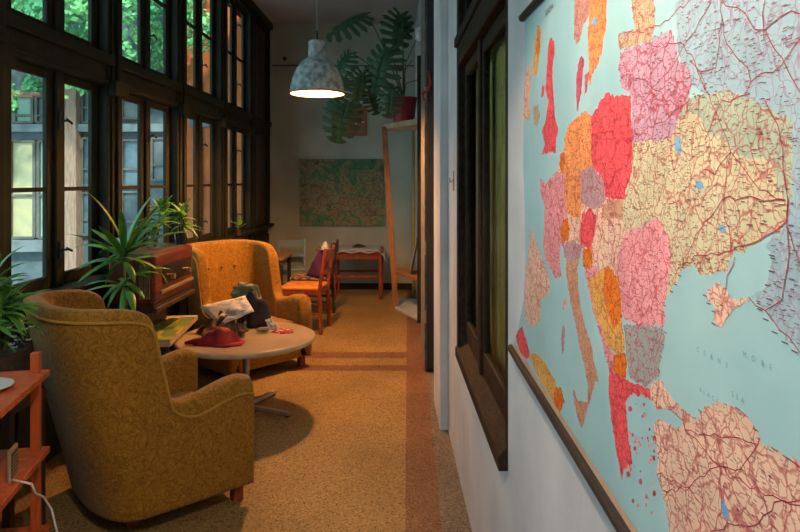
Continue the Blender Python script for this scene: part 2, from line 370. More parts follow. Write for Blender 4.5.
# interior window with fanlight
wi = thing('window_%d' % wn, None, None); struct(wi); wn += 1; wi.matrix_world = WR
b = MB()
b.box(-0.022, W1 - 0.07, 0.67, 0.12, W1, 3.3).box(-0.004, W0, 0.67, 0.12, W0 + 0.03, 3.3)
b.box(-0.022, W0, 2.12, 0.12, W1, 2.25).box(-0.035, W0, 2.22, 0, W1, 2.27).box(-0.022, W0, 3.24, 0.12, W1, 3.3)
b.build('window_frame', M['worn'], wi, bevel=0.006)
b = MB(); b.add([(-0.03, W0, 0.655), (-0.03, W0, 0.70), (0.03, W0, 0.77), (0.03, W0, 0.655), (-0.03, W1, 0.655), (-0.03, W1, 0.70), (0.03, W1, 0.77), (0.03, W1, 0.655)],
    [(0, 1, 2, 3), (4, 7, 6, 5), (0, 4, 5, 1), (1, 5, 6, 2), (2, 6, 7, 3), (3, 7, 4, 0)])
b.build('window_sill', M['worn'], wi, bevel=0.004)
wm = 2.62
for (a, c) in ((W0 + 0.03, wm), (wm, W1 - 0.07)):
    for z0, z1 in ((0.76, 2.12), (2.27, 3.24)):
        b = MB(); x0, x1 = 0.012, 0.04
        b.box(x0, a, z0, x1, a + 0.05, z1).box(x0, c - 0.05, z0, x1, c, z1).box(x0, a + 0.05, z0, x1, c - 0.05, z0 + 0.10).box(x0, a + 0.05, z1 - 0.06, x1, c - 0.05, z1)
        s_ = b.build('sash', M['worn'], wi, bevel=0.006)
        MB().box(0.024, a + 0.05, z0 + 0.10, 0.027, c - 0.05, z1 - 0.06).build('pane', M['glass'], s_)
MB().box(0.0, wm - 0.03, 0.76, 0.013, wm + 0.03, 3.24).build('cover_strip', M['worn'], wi, bevel=0.004)
# room behind that window
M['olive'] = mat('olive_ochre_curtain', (0.55, 0.42, 0.12), (0.36, 0.26, 0.07), 6, 0.85, stretch=(1, 6, 1))
cu = []
for zz in (0.68, 3.28):
    cu.append([WR @ Vector((0.085 + 0.022 * math.sin(i * 0.9) + 0.008 * math.sin(i * 2.7), 1.98 + i * 0.0121, zz)) for i in range(105)])
o = MB().grid(cu).build('curtain', M['olive'], solid=0.004, smooth=True)
tag(o, 'olive ochre curtain hanging behind the dark framed window of the right wall', 'curtain')
bk = MB().box(0.3, 0.9, 0.0, 0.31, 1.0, 3.5)
bk = MB().box(0.30, 1.4, 0.2, 1.1, 4.2, 0.3, WR).box(0.30, 1.4, 3.5, 1.1, 4.2, 3.6, WR).box(0.30, 1.3, 0.2, 1.1, 1.4, 3.6, WR).box(0.30, 4.2, 0.2, 1.1, 4.3, 3.6, WR).box(1.1, 1.3, 0.2, 1.2, 4.3, 3.6, WR)
struct(bk.build('wall_side_room', M['backplaster']))
# black door slab folded into the corridor
dr = thing('door_1', None, None); struct(dr); dr.matrix_world = WR
MB().box(-0.062, 5.15, 0.03, 0.01, 5.92, 3.5).build('door_leaf', M['blackdoor'], dr, bevel=0.004)
b = MB().box(-0.074, 5.17, 0.02, -0.0625, 5.9, 3.5).box(-0.080, 5.17, 0.02, -0.062, 5.24, 3.5)
b.build('door_face', mat('grey_white_door_paint', (0.24, 0.23, 0.20), (0.12, 0.11, 0.10), 12, 0.6), dr)
for zz in (0.45, 1.0, 2.25):
    MB().tube([(-0.075, 5.15, zz - 0.05), (-0.075, 5.15, zz + 0.05)], 0.008, 8).build('hinge', M['steel'], dr)
o = MB().tube([WR @ Vector(p) for p in ((-0.05, 5.14, 2.42), (-0.035, 5.13, 2.33), (-0.055, 5.135, 2.27), (-0.10, 5.13, 2.24), (-0.085, 5.12, 2.19))], 0.011, 8).build('ribbon', M['ribbon'], smooth=True)
tag(o, 'red ribbon tied around the edge of the black door', 'ribbon')
MBh = MB().box(-0.004, 3.60, 1.49, 0.0, 3.63, 1.60, WR).tube([WR @ Vector((-0.004, 3.615, 1.55)), WR @ Vector((-0.022, 3.615, 1.535)), WR @ Vector((-0.022, 3.615, 1.56))], 0.004, 6)
tag(MBh.build('wall_hook', M['steel']), 'small grey metal hook on the white wall left of the dark window', 'hook')
o = MB().lathe([(0.0, 0.0), (0.035, 0.01), (0.05, 0.04), (0.05, 0.10), (0.03, 0.14), (0.0, 0.15)], (0, 0, 0), 20).build('wall_lamp', M['whitepot'], smooth=True)
o.location = (0.125, 6.6, 2.98); o.rotation_euler = (0, 0, 0)
o2 = MB().box(-0.02, -0.03, 0.04, 0.06, 0.03, 0.10).build('mounting_bracket', M['steel'], o)
tag(o, 'small white globe fitting high on the wall beside the black door', 'wall lamp')

# ------------------------------------------------------------------ wall map
OFF = 0.018
def mp(px, py, lift=0.0):
    y = (0.364 - OFF) / ((px - CX) / FPX + 0.029)
    return (y, EYE + (CY - py) * y / FPX)
TL = mp(524.3, 19.5); BL = mp(512.3, 346); zt = lambda y: TL[1] + (y - TL[0]) * 0.03; zb = lambda y: BL[1] + (y - BL[0]) * 0.043
YR = 0.30
edge = [TL, mp(524.5, 60), mp(523.8, 110), mp(523, 160), mp(524.5, 210), mp(525.5, 260), mp(523.5, 300), mp(518, 328), BL]
sheet = edge + [(YR, zb(YR)), (YR, zt(YR))]
clipq = [(TL[0] + 0.0, zt(TL[0])), (BL[0] + 0.02, zb(BL[0])), (YR, zb(YR)), (YR, zt(YR))]
def clip(poly, q):
    area = sum(q[i][0] * q[(i + 1) % 4][1] - q[(i + 1) % 4][0] * q[i][1] for i in range(4))
    sg = 1 if area > 0 else -1
    out = poly
    for i in range(4):
        a, c = q[i], q[(i + 1) % 4]
        f = lambda p: sg * ((c[0] - a[0]) * (p[1] - a[1]) - (c[1] - a[1]) * (p[0] - a[0]))
        new = []
        for j in range(len(out)):
            p, r = out[j], out[(j + 1) % len(out)]; fp, fr = f(p), f(r)
            if fp >= 0: new.append(p)
            if (fp >= 0) != (fr >= 0):
                t = fp / (fp - fr); new.append((p[0] + (r[0] - p[0]) * t, p[1] + (r[1] - p[1]) * t))
        out = new
        if len(out) < 3: return []
    return out
rj = random.Random(3)
def jag(pts, amp=0.5, closed=True, step=0.006):
    out = []; n = len(pts)
    for i in range(n if closed else n - 1):
        a, c = pts[i], pts[(i + 1) % n]; L = math.hypot(c[0] - a[0], c[1] - a[1]); k = max(1, min(60, int(L / step)))
        for j in range(k):
            t = j / k; A = amp * L / k if j else 0
            out.append((a[0] + (c[0] - a[0]) * t + rj.uniform(-A, A), a[1] + (c[1] - a[1]) * t + rj.uniform(-A, A)))
    if not closed: out.append(pts[-1])
    return out
MAPM = []; MI = {}
def mm_(name, material):
    MI[name] = len(MAPM); MAPM.append(material)
sea = mat('map_sea_tint', (0.36, 0.60, 0.62), (0.30, 0.54, 0.57), 5, 0.45, spec=0.3)
mm_('sea', sea)
for n_, c_ in dict(red=(0.90, 0.11, 0.13), pink=(0.84, 0.37, 0.40), orange=(0.90, 0.37, 0.12), deep=(0.85, 0.22, 0.02), mauve=(0.45, 0.33, 0.36), cream=(0.62, 0.60, 0.38),
                   yellow=(0.80, 0.46, 0.11), peach=(0.82, 0.58, 0.43), tan=(0.60, 0.36, 0.22), grey=(0.34, 0.40, 0.38), belarus=(0.55, 0.36, 0.46), lilac=(0.33, 0.50, 0.56), beige=(0.50, 0.44, 0.27),
                   brown=(0.52, 0.32, 0.25), crimson=(0.60, 0.12, 0.18), green=(0.40, 0.52, 0.38)).items():
    rd = (0.42, 0.03, 0.05)
    if n_ in ('red', 'crimson', 'deep'): rd = (0.30, 0.01, 0.02)
    if n_ == 'lilac': rd = (0.30, 0.10, 0.22)
    mm_(n_, mapland('map_' + n_, c_, rd, 30 if n_ not in ('peach', 'lilac', 'belarus') else 22, 0.042 if n_ not in ('lilac',) else 0.028, 0.6 if n_ != 'lilac' else 0.45))
mm_('road', mat('map_road_red', (0.42, 0.035, 0.06), None, 20, 0.5))
mm_('ink', mat('map_label_ink', (0.17, 0.10, 0.10), None, 20, 0.5))
mm_('lake', mat('map_lake_blue', (0.16, 0.48, 0.78), None, 20, 0.5))
mm_('bluetxt', mat('map_blue_lettering', (0.10, 0.38, 0.50), None, 20, 0.5))
mm_('margin', mat('map_paper_margin', (0.62, 0.42, 0.28), None, 20, 0.6))
mb = MB()
def P3(y, z, lift): return (-OFF - lift, y, z)
def layer(poly, mi, lift):
    if len(poly) < 3: return
    vs = [Vector((p[0], p[1], 0)) for p in poly]
    tr = tessellate_polygon([vs])
    mb.add([P3(p[0], p[1], lift) for p in poly], tr, MI[mi])
# sheet body (thin slab)
layer(sheet, 'sea', 0.0)
n = len(sheet)
mb.add([P3(p[0], p[1], 0) for p in sheet] + [P3(p[0], p[1], -0.003) for p in sheet], [(i, (i + 1) % n, n + (i + 1) % n, n + i) for i in range(n)], MI['margin'])
LP = [
 ('lilac', [(652,-250),(1190,-900),(1190,900),(960,470),(860,400),(830,378),(800,354),(778,330.5),(765,312),(749,296),(757,291),(765,288),(769,272),(773,255),(765,246),(778,236),(786,222.6),(786,190),(765,140),(700,108),(672,60),(672,30),(640,42),(676,60),(684,110)]),
 ('peach', [(572,122),(592,118),(604,100),(630,100),(633,200),(628,260),(618,285),(606,280),(586,280),(582,252),(576,243),(562,246),(556,176),(561,160),(567,130)]),
 ('green', [(630,128),(690,98),(730,90),(792,120),(790,215),(700,220),(632,200)]),
 ('green', [(672,100),(700,95),(712,120),(745,150),(770,135),(784,165),(780,200),(700,200),(676,150)]),
 ('cream', [(632,140),(670,138),(676,122),(690,112),(700,116),(706,132),(722,140),(740,155),(758,158),(772,165),(776,185),(788,205),(786,222.6),(765,236),(752,246),(741.6,253),(731,257),(728,262),(726,272.6),(712.6,274),(699.5,276.6),(694,265),(683.7,266),(678,280.5),(670.5,294),(663,301),(662,290),(671,267),(669,238),(656,217),(643,227),(625,233),(620,215),(624,199),(632,168)]),
 ('beige', [(635,-60),(652,-60),(655,25),(650,42),(620,50),(618,35),(634,30),(632,5)]),
 ('belarus', [(620,52),(650,42),(672,30),(678,60),(690,70),(692,85),(685,105),(676,122),(670,138),(632,142),(632,96),(622,88),(618,70)]),
 ('brown', [(575,-8),(591,-16),(591,12),(583,25),(580,40),(577,44),(574,40),(574,18)]),
 ('orange', [(591,-16),(608,-30),(606,25),(602,50),(598,65),(592,74),(591,86),(588,80),(589,62),(588,40),(589,20)]),
 ('crimson', [(581,56),(584,60),(582,85),(580,100),(577,112),(576,80),(578,65)]),
 ('crimson', [(585,74),(589,72),(587,90),(584,98)]),
 ('peach', [(528,65),(532,62),(531,85),(529,105),(525,120),(523.6,100),(525,75)]),
 ('yellow', [(538,24),(541,30),(540,50),(537,74),(533,76),(534,55),(536,35)]),
 ('deep', [(538.5,30),(540,34),(539,50),(537,60),(536,50)]),
 ('red', [(550.4,37.6),(554,41),(554.7,54.5),(553,62),(552.3,79),(553,90),(554,104),(555,118),(558,130),(556,141),(556,154),(550,152),(541,155),(545,144.5),(542,131),(545.7,120),(548.5,101),(545.7,90),(546.6,75),(547.6,56),(548.5,45)]),
 ('red', [(542,86),(544.5,85),(544,96),(541,97)]),
 ('beige', [(533,107),(538,105),(540,115),(537,127),(534,124)]),
 ('orange', [(574,120),(585,111),(592,118),(592,165),(581,175),(581,218),(572,217),(566,208),(564,180),(561,169),(566,154),(564,139),(568,126)]),
 ('red', [(602,99),(606,93),(615,97),(631,95),(632,140),(632,168),(624,199),(606,198),(602,178),(592,168),(591,116)]),
 ('deep', [(560,155),(565,152),(565.5,165),(562,172),(559,166)]),
 ('pink', [(557,171),(564,176),(566,218),(563,230),(560,253),(561,278),(555,277),(546,261),(543,246),(545,208),(540,191),(540,178),(546,184)]),
 ('mauve', [(581,172),(592,166),(602,178),(606,197),(600,207),(590,210),(581,202)]),
 ('tan', [(604,204),(623,199),(623,220),(600,222)]),
 ('red', [(582,214),(591,208),(597,216),(593,240),(591,249),(581,246),(579.5,234)]),
 ('deep', [(563,220),(568,217),(570,230),(568,241),(563,242),(561,232)]),
 ('deep', [(583,249),(592,248),(593,262),(588,270),(583,266)]),
 ('peach', [(598,219),(622,219),(625,233),(617,254),(612,267),(596,269),(593,243)]),
 ('pink', [(625,233),(643,227),(656,217),(669,238),(671,267),(665.5,290),(664,326),(640,326),(624,318),(617,285),(617,256)]),
 ('pink', [(584,268),(600,268),(606,345),(616,356),(613,376),(607,362),(600,335),(592,308)]),
 ('yellow', [(588,278),(606,267),(619,280),(622,320),(625,350),(619,356),(607,344),(594,310)]),
 ('deep', [(604,267),(612,268),(620,292),(622,318),(614,330),(604,300)]),
 ('grey', [(624,324),(661.6,326),(665,339),(660,363),(659,377),(643,386),(630,378),(626,349)]),
 ('deep', [(614,355),(624,352),(627,366),(626,379),(615,377),(613,368)]),
 ('red', [(609,366),(614,373.5),(626,380),(640,385),(650.5,389),(651,401),(642,394),(630,394),(625,403),(628,434),(632.5,464),(623.5,468),(622,480),(618,459),(612,423),(609,396)]),
 ('peach', [(650,384),(659,378),(667,392),(680,408),(697,418),(690,420),(668,408),(656,409),(651,397)]),
 ('peach', [(653,423),(660,419),(668,424),(677,428),(683,421),(679,413),(690,413),(697,421),(701,411),(708,405),(720,402),(737,410),(748,417),(754,426),(760,438.6),(783,454),(800,464),(1190,700),(1190,1500),(672,900),(673,560),(668.6,523),(663,494),(657,474),(657,446)]),
 ('tan', [(566,248),(574,242),(581,250),(577,270),(578,289),(581,308),(585,326),(591,345),(594.6,364),(600,385),(596,380),(593,389),(587,410),(582,428),(578,419),(573,394),(574,389),(578,401),(587,403),(588.5,387),(584,362),(579.5,345),(576,326),(571,304),(568,289),(566,270)]),
 ('mauve', [(563,246),(572,240),(582,246),(580,258),(570,262),(564,258)]),
 ('pink', [(564,298),(566,300),(565,312),(563,310)]), ('mauve', [(562.5,325),(565,328),(564,350),(561.5,356),(561.5,338)]),
 ('peach', [(530,227),(533.5,234.5),(541,255),(546.6,270),(549.5,278),(549.5,292.5),(541,300),(540,320),(532.5,328),(525,319),(524.2,298),(525,279),(528,255)]),
 ('red', [(515.6,336),(522,326),(526,339.5),(530,354),(527,360),(520,352)]),
 ('yellow', [(529,355),(536,353),(544,362),(549,370),(555,380),(557,389),(553,400),(540,380)]),
 ('deep', [(555,388),(561,387),(565,401),(560,412),(553,402)]),
 ('peach', [(706,293.7),(715,283),(726,288),(732,301.6),(749.5,295),(748,303),(736,307),(726,317),(722,328),(714,325),(715,309.5),(709,301.6)]),
 ('peach', [(523.6,109),(530,109),(529.5,120),(523.4,120)]),
 ('sea', [(584,14),(597,14),(595,24),(590,26)][:0]),
]
polysw = []
lift = 0.00008
for nm, pts in LP:
    if len(pts) < 3: continue
    w = clip(jag([mp(*p) for p in pts]), clipq)
    layer(w, nm, lift)
    if nm not in ('sea',): polysw.append((nm, w))
    lift += 0.000008
for pts in ([(695,181),(700,181),(704,189),(698,190)], [(718,226),(722,224),(726,230),(720,231)], [(722,498),(726,505),(729,520),(723,515)], [(676,140),(681,138),(681,155),(677,152)], [(594,16),(597,18),(595,26),(592,24)]):
    layer(clip(jag([mp(*p) for p in pts]), clipq), 'lake', lift)
# aegean islands
for i in range(46):
    px = rj.uniform(628, 655); py = rj.uniform(398, 515); r_ = rj.uniform(0.6, 2.2)
    layer(clip([mp(px + r_ * math.cos(a) * rj.uniform(.6, 1.2), py + 1.6 * r_ * math.sin(a)) for a in (0, 1.2, 2.4, 3.6, 4.8)], clipq), 'crimson' if rj.random() < .5 else 'pink', lift)
def ribbon(pts, w, mi, lf):
    for i in range(len(pts) - 1):
        a = Vector(pts[i]); c = Vector(pts[i + 1]); d = c - a
        if d.length < 1e-5: continue
        if not (YR < min(a[0], c[0]) and max(a[1], c[1]) < zt(a[0]) and min(a[1], c[1]) > zb(a[0]) + 0.01): continue
        nn = Vector((-d[1], d[0])).normalized() * w / 2; e = d.normalized() * w * 0.3
        q = [a - nn - e, c - nn + e, c + nn + e, a + nn - e]
        mb.add([P3(p[0], p[1], lf) for p in q], [(0, 1, 2, 3)], MI[mi])
RD = [[(722,0),(745,13),(755,30),(765,30),(775,50),(790,75),(800,92),(830,130)], [(765,30),(780,17),(800,14),(850,0)], [(721,0),(724,35),(737,58),(748,68),(751,82)],
 [(765,100),(778,125),(783,150),(785,180),(788,200),(787,225),(795,250),(800,262),(830,290)], [(765,0),(764,40)], [(751,82),(782,65),(795,45),(820,20)], [(690,60),(700,72),(716,68),(722,20)],
 [(751,82),(745,95),(722,100),(718,108),(705,140)], [(620,35),(634,33),(660,26),(690,0)], [(645,45),(684,45),(700,20),(712,0)], [(684,45),(672,68),(652,88),(679,108),(690,100)], [(684,45),(695,62),(705,90)], [(652,88),(636,78),(620,65)],
 [(595,138),(628,140),(645,130),(665,122),(679,108)], [(731,152),(727,170),(724,200),(731,257)], [(735,257),(726,290),(722,315)], [(731,152),(715,175),(703,170)], [(731,152),(745,170),(752,180),(760,190),(785,200)], [(700,72),(723,130),(731,152)],
 [(682,268),(700,255),(731,251),(765,236),(786,222),(788,200)], [(682,268),(700,230),(722,200),(750,196),(785,200)], [(749,297),(765,310),(780,330),(800,352),(830,376)], [(766,310),(782,300),(788,265),(787,225)],
 [(657,474),(690,487),(700,476),(720,466),(735,470),(745,462),(758,444),(760,438)], [(720,466),(722,496),(716,530)], [(720,466),(705,450),(685,430),(684,421),(668,409)], [(720,466),(740,478),(750,488),(765,495),(782,500),(800,500)],
 [(755,525),(782,500),(800,505)], [(716,530),(735,525),(755,525)], [(657,474),(663,490),(690,487),(705,510),(716,530)], [(685,430),(704,434),(734,437),(758,444)], [(783,455),(800,466),(840,488)], [(716,530),(690,540)], [(705,432),(706,450)]]
for r_ in RD:
    w = [mp(*p) for p in r_]
    ribbon(jag(w, 0.28, False, 0.012), 0.0010, 'road', 0.0007)
    
# town names: tiny dark dashes across the land
def inside(p, poly):
    c = False; j = len(poly) - 1
    for i in range(len(poly)):
        if (poly[i][1] > p[1]) != (poly[j][1] > p[1]) and p[0] < (poly[j][0] - poly[i][0]) * (p[1] - poly[i][1]) / (poly[j][1] - poly[i][1] + 1e-12) + poly[i][0]: c = not c
        j = i
    return c
cnt = 0
for i in range(12000):
    y = rj.uniform(0.42, 1.5); z = rj.uniform(1.03, 1.94)
    hit = None
    for nm, w in polysw:
        if len(w) > 2 and inside((y, z), w): hit = nm
    if not hit or z > zt(y) - 0.02 or z < zb(y) + 0.02: continue
    L = rj.uniform(0.003, 0.0085); h = rj.uniform(0.0005, 0.0009)
    mb.add([P3(y - L / 2, z, 0.0008), P3(y + L / 2, z, 0.0008), P3(y + L / 2, z + h, 0.0008), P3(y - L / 2, z + h, 0.0008)], [(0, 1, 2, 3)], MI['ink'] if rj.random() < .7 else MI['road']); cnt += 1
# coast names sticking out to sea (black sea coast)
for (px, py) in [(683,268),(680,276),(676,285),(672,292),(665,306),(664,316),(666,333),(663,345),(661,357),(705,296),(709,304),(714,312),(714,324),(760,310),(766,320),(775,333),(785,343),(795,352),(770,300),(768,286),(772,272),(772,256),(700,411),(738,409),(756,430),(775,450),(790,460)]:
    y, z = mp(px, py); L = 0.009; mb.add([P3(y - L / 2, z, 0.0008), P3(y + L / 2, z, 0.0008), P3(y + L / 2, z + .0012, 0.0008), P3(y - L / 2, z + .0012, 0.0008)], [(0, 1, 2, 3)], MI['ink'])
# bottom paper margin
y = BL[0]; pts = []
layer([(BL[0] - 0.01, zb(BL[0]) + 0.003), (YR, zb(YR) + 0.003), (YR, zb(YR) + 0.018), (BL[0] - 0.02, zb(BL[0]) + 0.018)], 'margin', 0.0008)
rootm = thing('wall_map', 'large colourful road map of Europe hanging on the right wall between dark rods', 'map')
rootm.matrix_world = WR
def text_to(name, s, px, py, size, m, parent, lf=0.0008, rot=0, xs=1):
    cu = bpy.data.curves.new(name, 'FONT'); cu.body = s; cu.size = size; cu.space_character = xs; cu.align_x = 'LEFT'
    ob = bpy.data.objects.new(name, cu)
    y, z = mp(px, py)
    dg = bpy.context.evaluated_depsgraph_get()
    COL.objects.link(ob); bpy.context.view_layer.update()
    me = bpy.data.meshes.new_from_object(ob.evaluated_get(bpy.context.evaluated_depsgraph_get()))
    COL.objects.unlink(ob); bpy.data.objects.remove(ob)
    # text x -> decreasing Y (reads left to right towards the camera), text y -> z
    vs = [P3(y - v.co.x, z + v.co.y, lf) for v in me.vertices]
    mb.add(vs, [tuple(p.vertices) for p in me.polygons], MI[m])
text_to('t', 'CERNE', 697, 351, 0.008, 'bluetxt', rootm, xs=3.6)
text_to('t', 'MORE', 743, 356, 0.008, 'bluetxt', rootm, xs=3.2)
text_to('t', 'BLACK', 700, 391, 0.007, 'bluetxt', rootm, xs=2.4)
text_to('t', 'SEA', 732, 396, 0.008, 'bluetxt', rootm, xs=2.2)
text_to('t', 'EUROPA', 545.5, 17.0, 0.018, 'ink', rootm, xs=1.0)
mb.build('map_sheet', MAPM, rootm)
# rods
dk = mat('black_map_rod', (0.03, 0.02, 0.015), (0.015, 0.01, 0.008), 12, 0.45, stretch=(1, 8, 1))
for nm, A, zf, dz in (('bottom_rod', BL[0] + 0.012, zb, -0.008), ('top_rod', TL[0] + 0.012, zt, 0.006)):
    MB().tube([(-OFF - 0.003, A, zf(A) + dz), (-OFF - 0.003, YR - 0.02, zf(YR) + dz)], 0.0105, 14).build(nm, dk, rootm, smooth=False, bevel=0.002)

# ------------------------------------------------------------------ armchairs
def armchair_shell():
    path = []
    for i in range(44): path.append((0.42 - 0.47 * i / 44, -0.38, (0, -1)))
    for i in range(33):
        a = -math.pi / 2 - math.pi * i / 32
        cx, sy = math.cos(a), math.sin(a)
        e = 0.78
        x = -0.05 + 0.19 * math.copysign(abs(cx) ** e, cx); y = 0.38 * math.copysign(abs(sy) ** e, sy)
        nx, ny = cx / 0.19, sy / 0.38; l = math.hypot(nx, ny); path.append((x, y, (nx / l, ny / l)))
    for i in range(44): path.append((-0.05 + 0.47 * (i + 1) / 44, 0.38, (0, 1)))
    G = []; top = []
    for (x, y, nrm) in path:
        # height
        xe = -0.005
        if x > xe + 0.05: h = 0.55 + 0.03 * max(0, 1 - (x - xe - 0.05) / 0.05) ** 2 + 0.05 * sm(0.12, 0.36, x) - 0.01 * sm(0.38, 0.42, x)
        elif x > xe: h = 0.58 + 0.33 * ((xe + 0.05 - x) / 0.05) ** 1.0
        else: h = 0.91 + 0.085 * math.sqrt(max(0, 1 - max(0, 1 - (xe - x) / 0.10) ** 2)) + 0.025 * sm(-0.05, -0.28, x)
        w = 0.28 + 0.62 * sm(0.0, -0.26, x)
        t = 0.085 + 0.045 * sm(0.04, 0.14, x)
        w *= sm(0.12, 0.02, x) * 0.75 + 0.25 * sm(0.42, 0.02, x)
        sec = []
        r = t / 2
        def pt(off, z):
            k = (z / 1.03) ** 1.2
            px = x - nrm[0] * off; py = y - nrm[1] * off
            # bulge of the upholstery
            bo = 0.018 * math.sin(math.pi * min(1, z / h)) if off < 0.001 else 0
            return Vector((px + nrm[0] * bo - (0.20 + 0.06 * sm(0.0, -0.2, x)) * k * w, py + nrm[1] * bo, z))
        zl = [0.085, 0.10, 0.2, 0.3, 0.4]
        nn = 5
        for j in range(nn): zl.append(0.4 + (h - r - 0.4) * (j + 1) / nn)
        sec.append(pt(0.03, 0.085))
        for z in zl: sec.append(pt(0, z))
        for j in range(1, 8):
            a = math.pi * j / 8; sec.append(pt(r - r * math.copysign(abs(math.cos(a)) ** 0.7, math.cos(a)), h - r + r * math.sin(a) ** 0.7))
        for z in (h - r, (h - r + 0.3) / 2 + 0.05, 0.30): sec.append(pt(t, z))
        G.append(sec); top.append(pt(0, h - r * 1.15) + Vector((nrm[0] * 0.004, nrm[1] * 0.004, 0)))
    b = MB().grid(G)
    n = len(G[0]); k = len(G)
    b.f.append(tuple(range(n))); b.m.append(0); b.f.append(tuple((k - 1) * n + j for j in range(n))[::-1]); b.m.append(0)
    return b, top
def rounded_box(x0, y0, z0, x1, y1, z1):
    return MB().box(x0, y0, z0, x1, y1, z1)
def make_armchair(label, loc, rz):
    t = thing('armchair', label, 'armchair', loc, rz)
    b, top = armchair_shell()
    b.build('upholstered_back', M['sofa'], t, smooth=True)
    MB().tube(top, 0.007, 6).build('piping', M['piping'], t, smooth=True)
    rounded_box(-0.14, -0.27, 0.22, 0.40, 0.27, 0.39).build('seat_cushion', M['sofa'], t, bevel=0.045, seg=4, smooth=True)
    rounded_box(-0.12, -0.30, 0.085, 0.405, 0.30, 0.23).build('seat_base', M['sofa'], t, bevel=0.015, seg=3)
    for sx, sy in ((0.36, 0.33), (0.36, -0.33), (-0.10, 0.22), (-0.10, -0.22)):
        MB().box(sx - 0.025, sy - 0.025, 0, sx + 0.025, sy + 0.025, 0.10).build('leg', M['redwood'], t, bevel=0.004)
    for y in (-0.13, 0.0, 0.13):
        MB().lathe([(0, 0.012), (0.008, 0.010), (0.013, 0.0), (0.0, -0.004)], (0, 0, 0), 12).build('button', M['piping'], t, smooth=True, loc=(-0.312, y, 0.80)).rotation_euler = (0, R(80), 0)
    return t
ac = make_armchair('ochre brocade armchair in the foreground, its tall curved back to the viewer', (-1.32, 3.11, 0), R(42))
ac2 = copy_tree(ac); ac2.location = (-1.38, 5.34, 0); ac2.rotation_euler = (0, 0, R(-42))
ac['group'] = ac2['group'] = 'ochre armchairs'
ac2['label'] = 'ochre armchair behind the round coffee table, facing the viewer under the lamp'
# ------------------------------------------------------------------ round coffee table
ct = thing('coffee_table', 'round pale coffee table on a steel pedestal beside the foreground armchair', 'coffee table', (-1.09, 4.31, 0))
MB().lathe([(0, 0.465), (0.43, 0.465), (0.452, 0.472), (0.455, 0.495), (0.445, 0.5), (0, 0.5)], n=72).build('tabletop', M['tabletop'], ct, smooth=False)
MB().lathe([(0.452, 0.466), (0.459, 0.470), (0.459, 0.494), (0.452, 0.498)], n=72).build('edge_band', M['tabledge'], ct, smooth=True)
MB().tube([(0, 0, 0.03), (0, 0, 0.465)], 0.022, 20).build('pedestal', M['steel'], ct, smooth=True)
MB().lathe([(0, 0.44), (0.09, 0.445), (0.10, 0.464), (0, 0.465)], n=24).build('mounting_plate', M['steel'], ct, smooth=True)
for a in (-22, 68, 158, 248):
    d = Vector((math.cos(R(a)), math.sin(R(a)), 0))
    f = MB().beam(d * 0.02 + Vector((0, 0, 0.032)), d * 0.34 + Vector((0, 0, 0.022)), 0.035, 0.022).build('foot', M['steel'], ct, bevel=0.004)
    MB().tube([d * 0.325, d * 0.325 + Vector((0, 0, 0.02))], 0.014, 10).build('glide', M['black'], f)

# ------------------------------------------------------------------ things on the coffee table
def heap(rx, ry, h, seed, n=30, m=14, fold=0.35, sharp=1.6, skew=(0, 0)):
    b = MB(); P = []
    for i in range(m + 1):
        t = i / m; row = []
        for j in range(n):
            a = 2 * math.pi * j / n
            rr = 1 + 0.22 * noise.noise(Vector((math.cos(a) * 1.3 + seed, math.sin(a) * 1.3, seed * 1.7))) + 0.08 * math.sin(a * 5 + seed)
            x = rx * t * rr * math.cos(a) + skew[0] * (1 - t); y = ry * t * rr * math.sin(a) + skew[1] * (1 - t)
            z = h * (1 - t ** sharp) * (1 + fold * noise.noise(Vector((x * 14, y * 14, seed))) + fold * .6 * noise.noise(Vector((x * 30 + 5, y * 30, seed))))
            row.append((x, y, max(0.003, z) if i < m else 0.0015))
        row.append(row[0]); P.append(row)
    b.grid(P)
    o = len(b.v); b.v.append((0, 0, 0.0005)); k = m * (n + 1)
    for j in range(n): b.f.append((k + j, k + j + 1, o)); b.m.append(0)
    return b
ZT = 0.5
o = heap(0.15, 0.095, 0.10, 2.3, skew=(0.05, 0)).build('hat', M['redcloth'], smooth=True, loc=(-1.22, 4.12, ZT)); o.rotation_euler = (0, 0, R(5))
tag(o, 'crumpled crimson cap lying at the left edge of the round table', 'cap')
MB().add([(-0.02, -0.10, 0.006), (0.06, -0.13, 0.004), (0.16, -0.08, 0.004), (0.17, 0.02, 0.006), (0.10, 0.03, 0.02), (0.0, 0.0, 0.03)], [(0, 1, 2, 3, 4, 5)]).build('brim', M['redcloth'], o, solid=0.005, smooth=True)
MB().lathe([(0, 0.006), (0.006, 0.004), (0.007, 0)], (0, 0, 0), 10).build('badge', M['white'], o, loc=(0.055, -0.035, 0.098))
MB().tube([(-0.05, -0.01, 0.03), (-0.14, -0.03, 0.022), (-0.20, -0.05, 0.016)], 0.028, 10, r1=0.010).build('strap', M['redcloth'], o, smooth=True)
o = heap(0.16, 0.15, 0.12, 5.1, fold=0.9, sharp=1.6).build('scarf', M['scarf'], smooth=True, loc=(-1.27, 4.42, ZT))
tag(o, 'patterned olive and yellow scarf heaped behind the crimson cap', 'scarf')
o = heap(0.13, 0.11, 0.21, 9.4, fold=0.5, sharp=3.0).build('jacket', M['darkcloth'], smooth=True, loc=(-1.11, 4.64, ZT))
tag(o, 'dark purple jacket bundled on the far side of the round table', 'jacket')
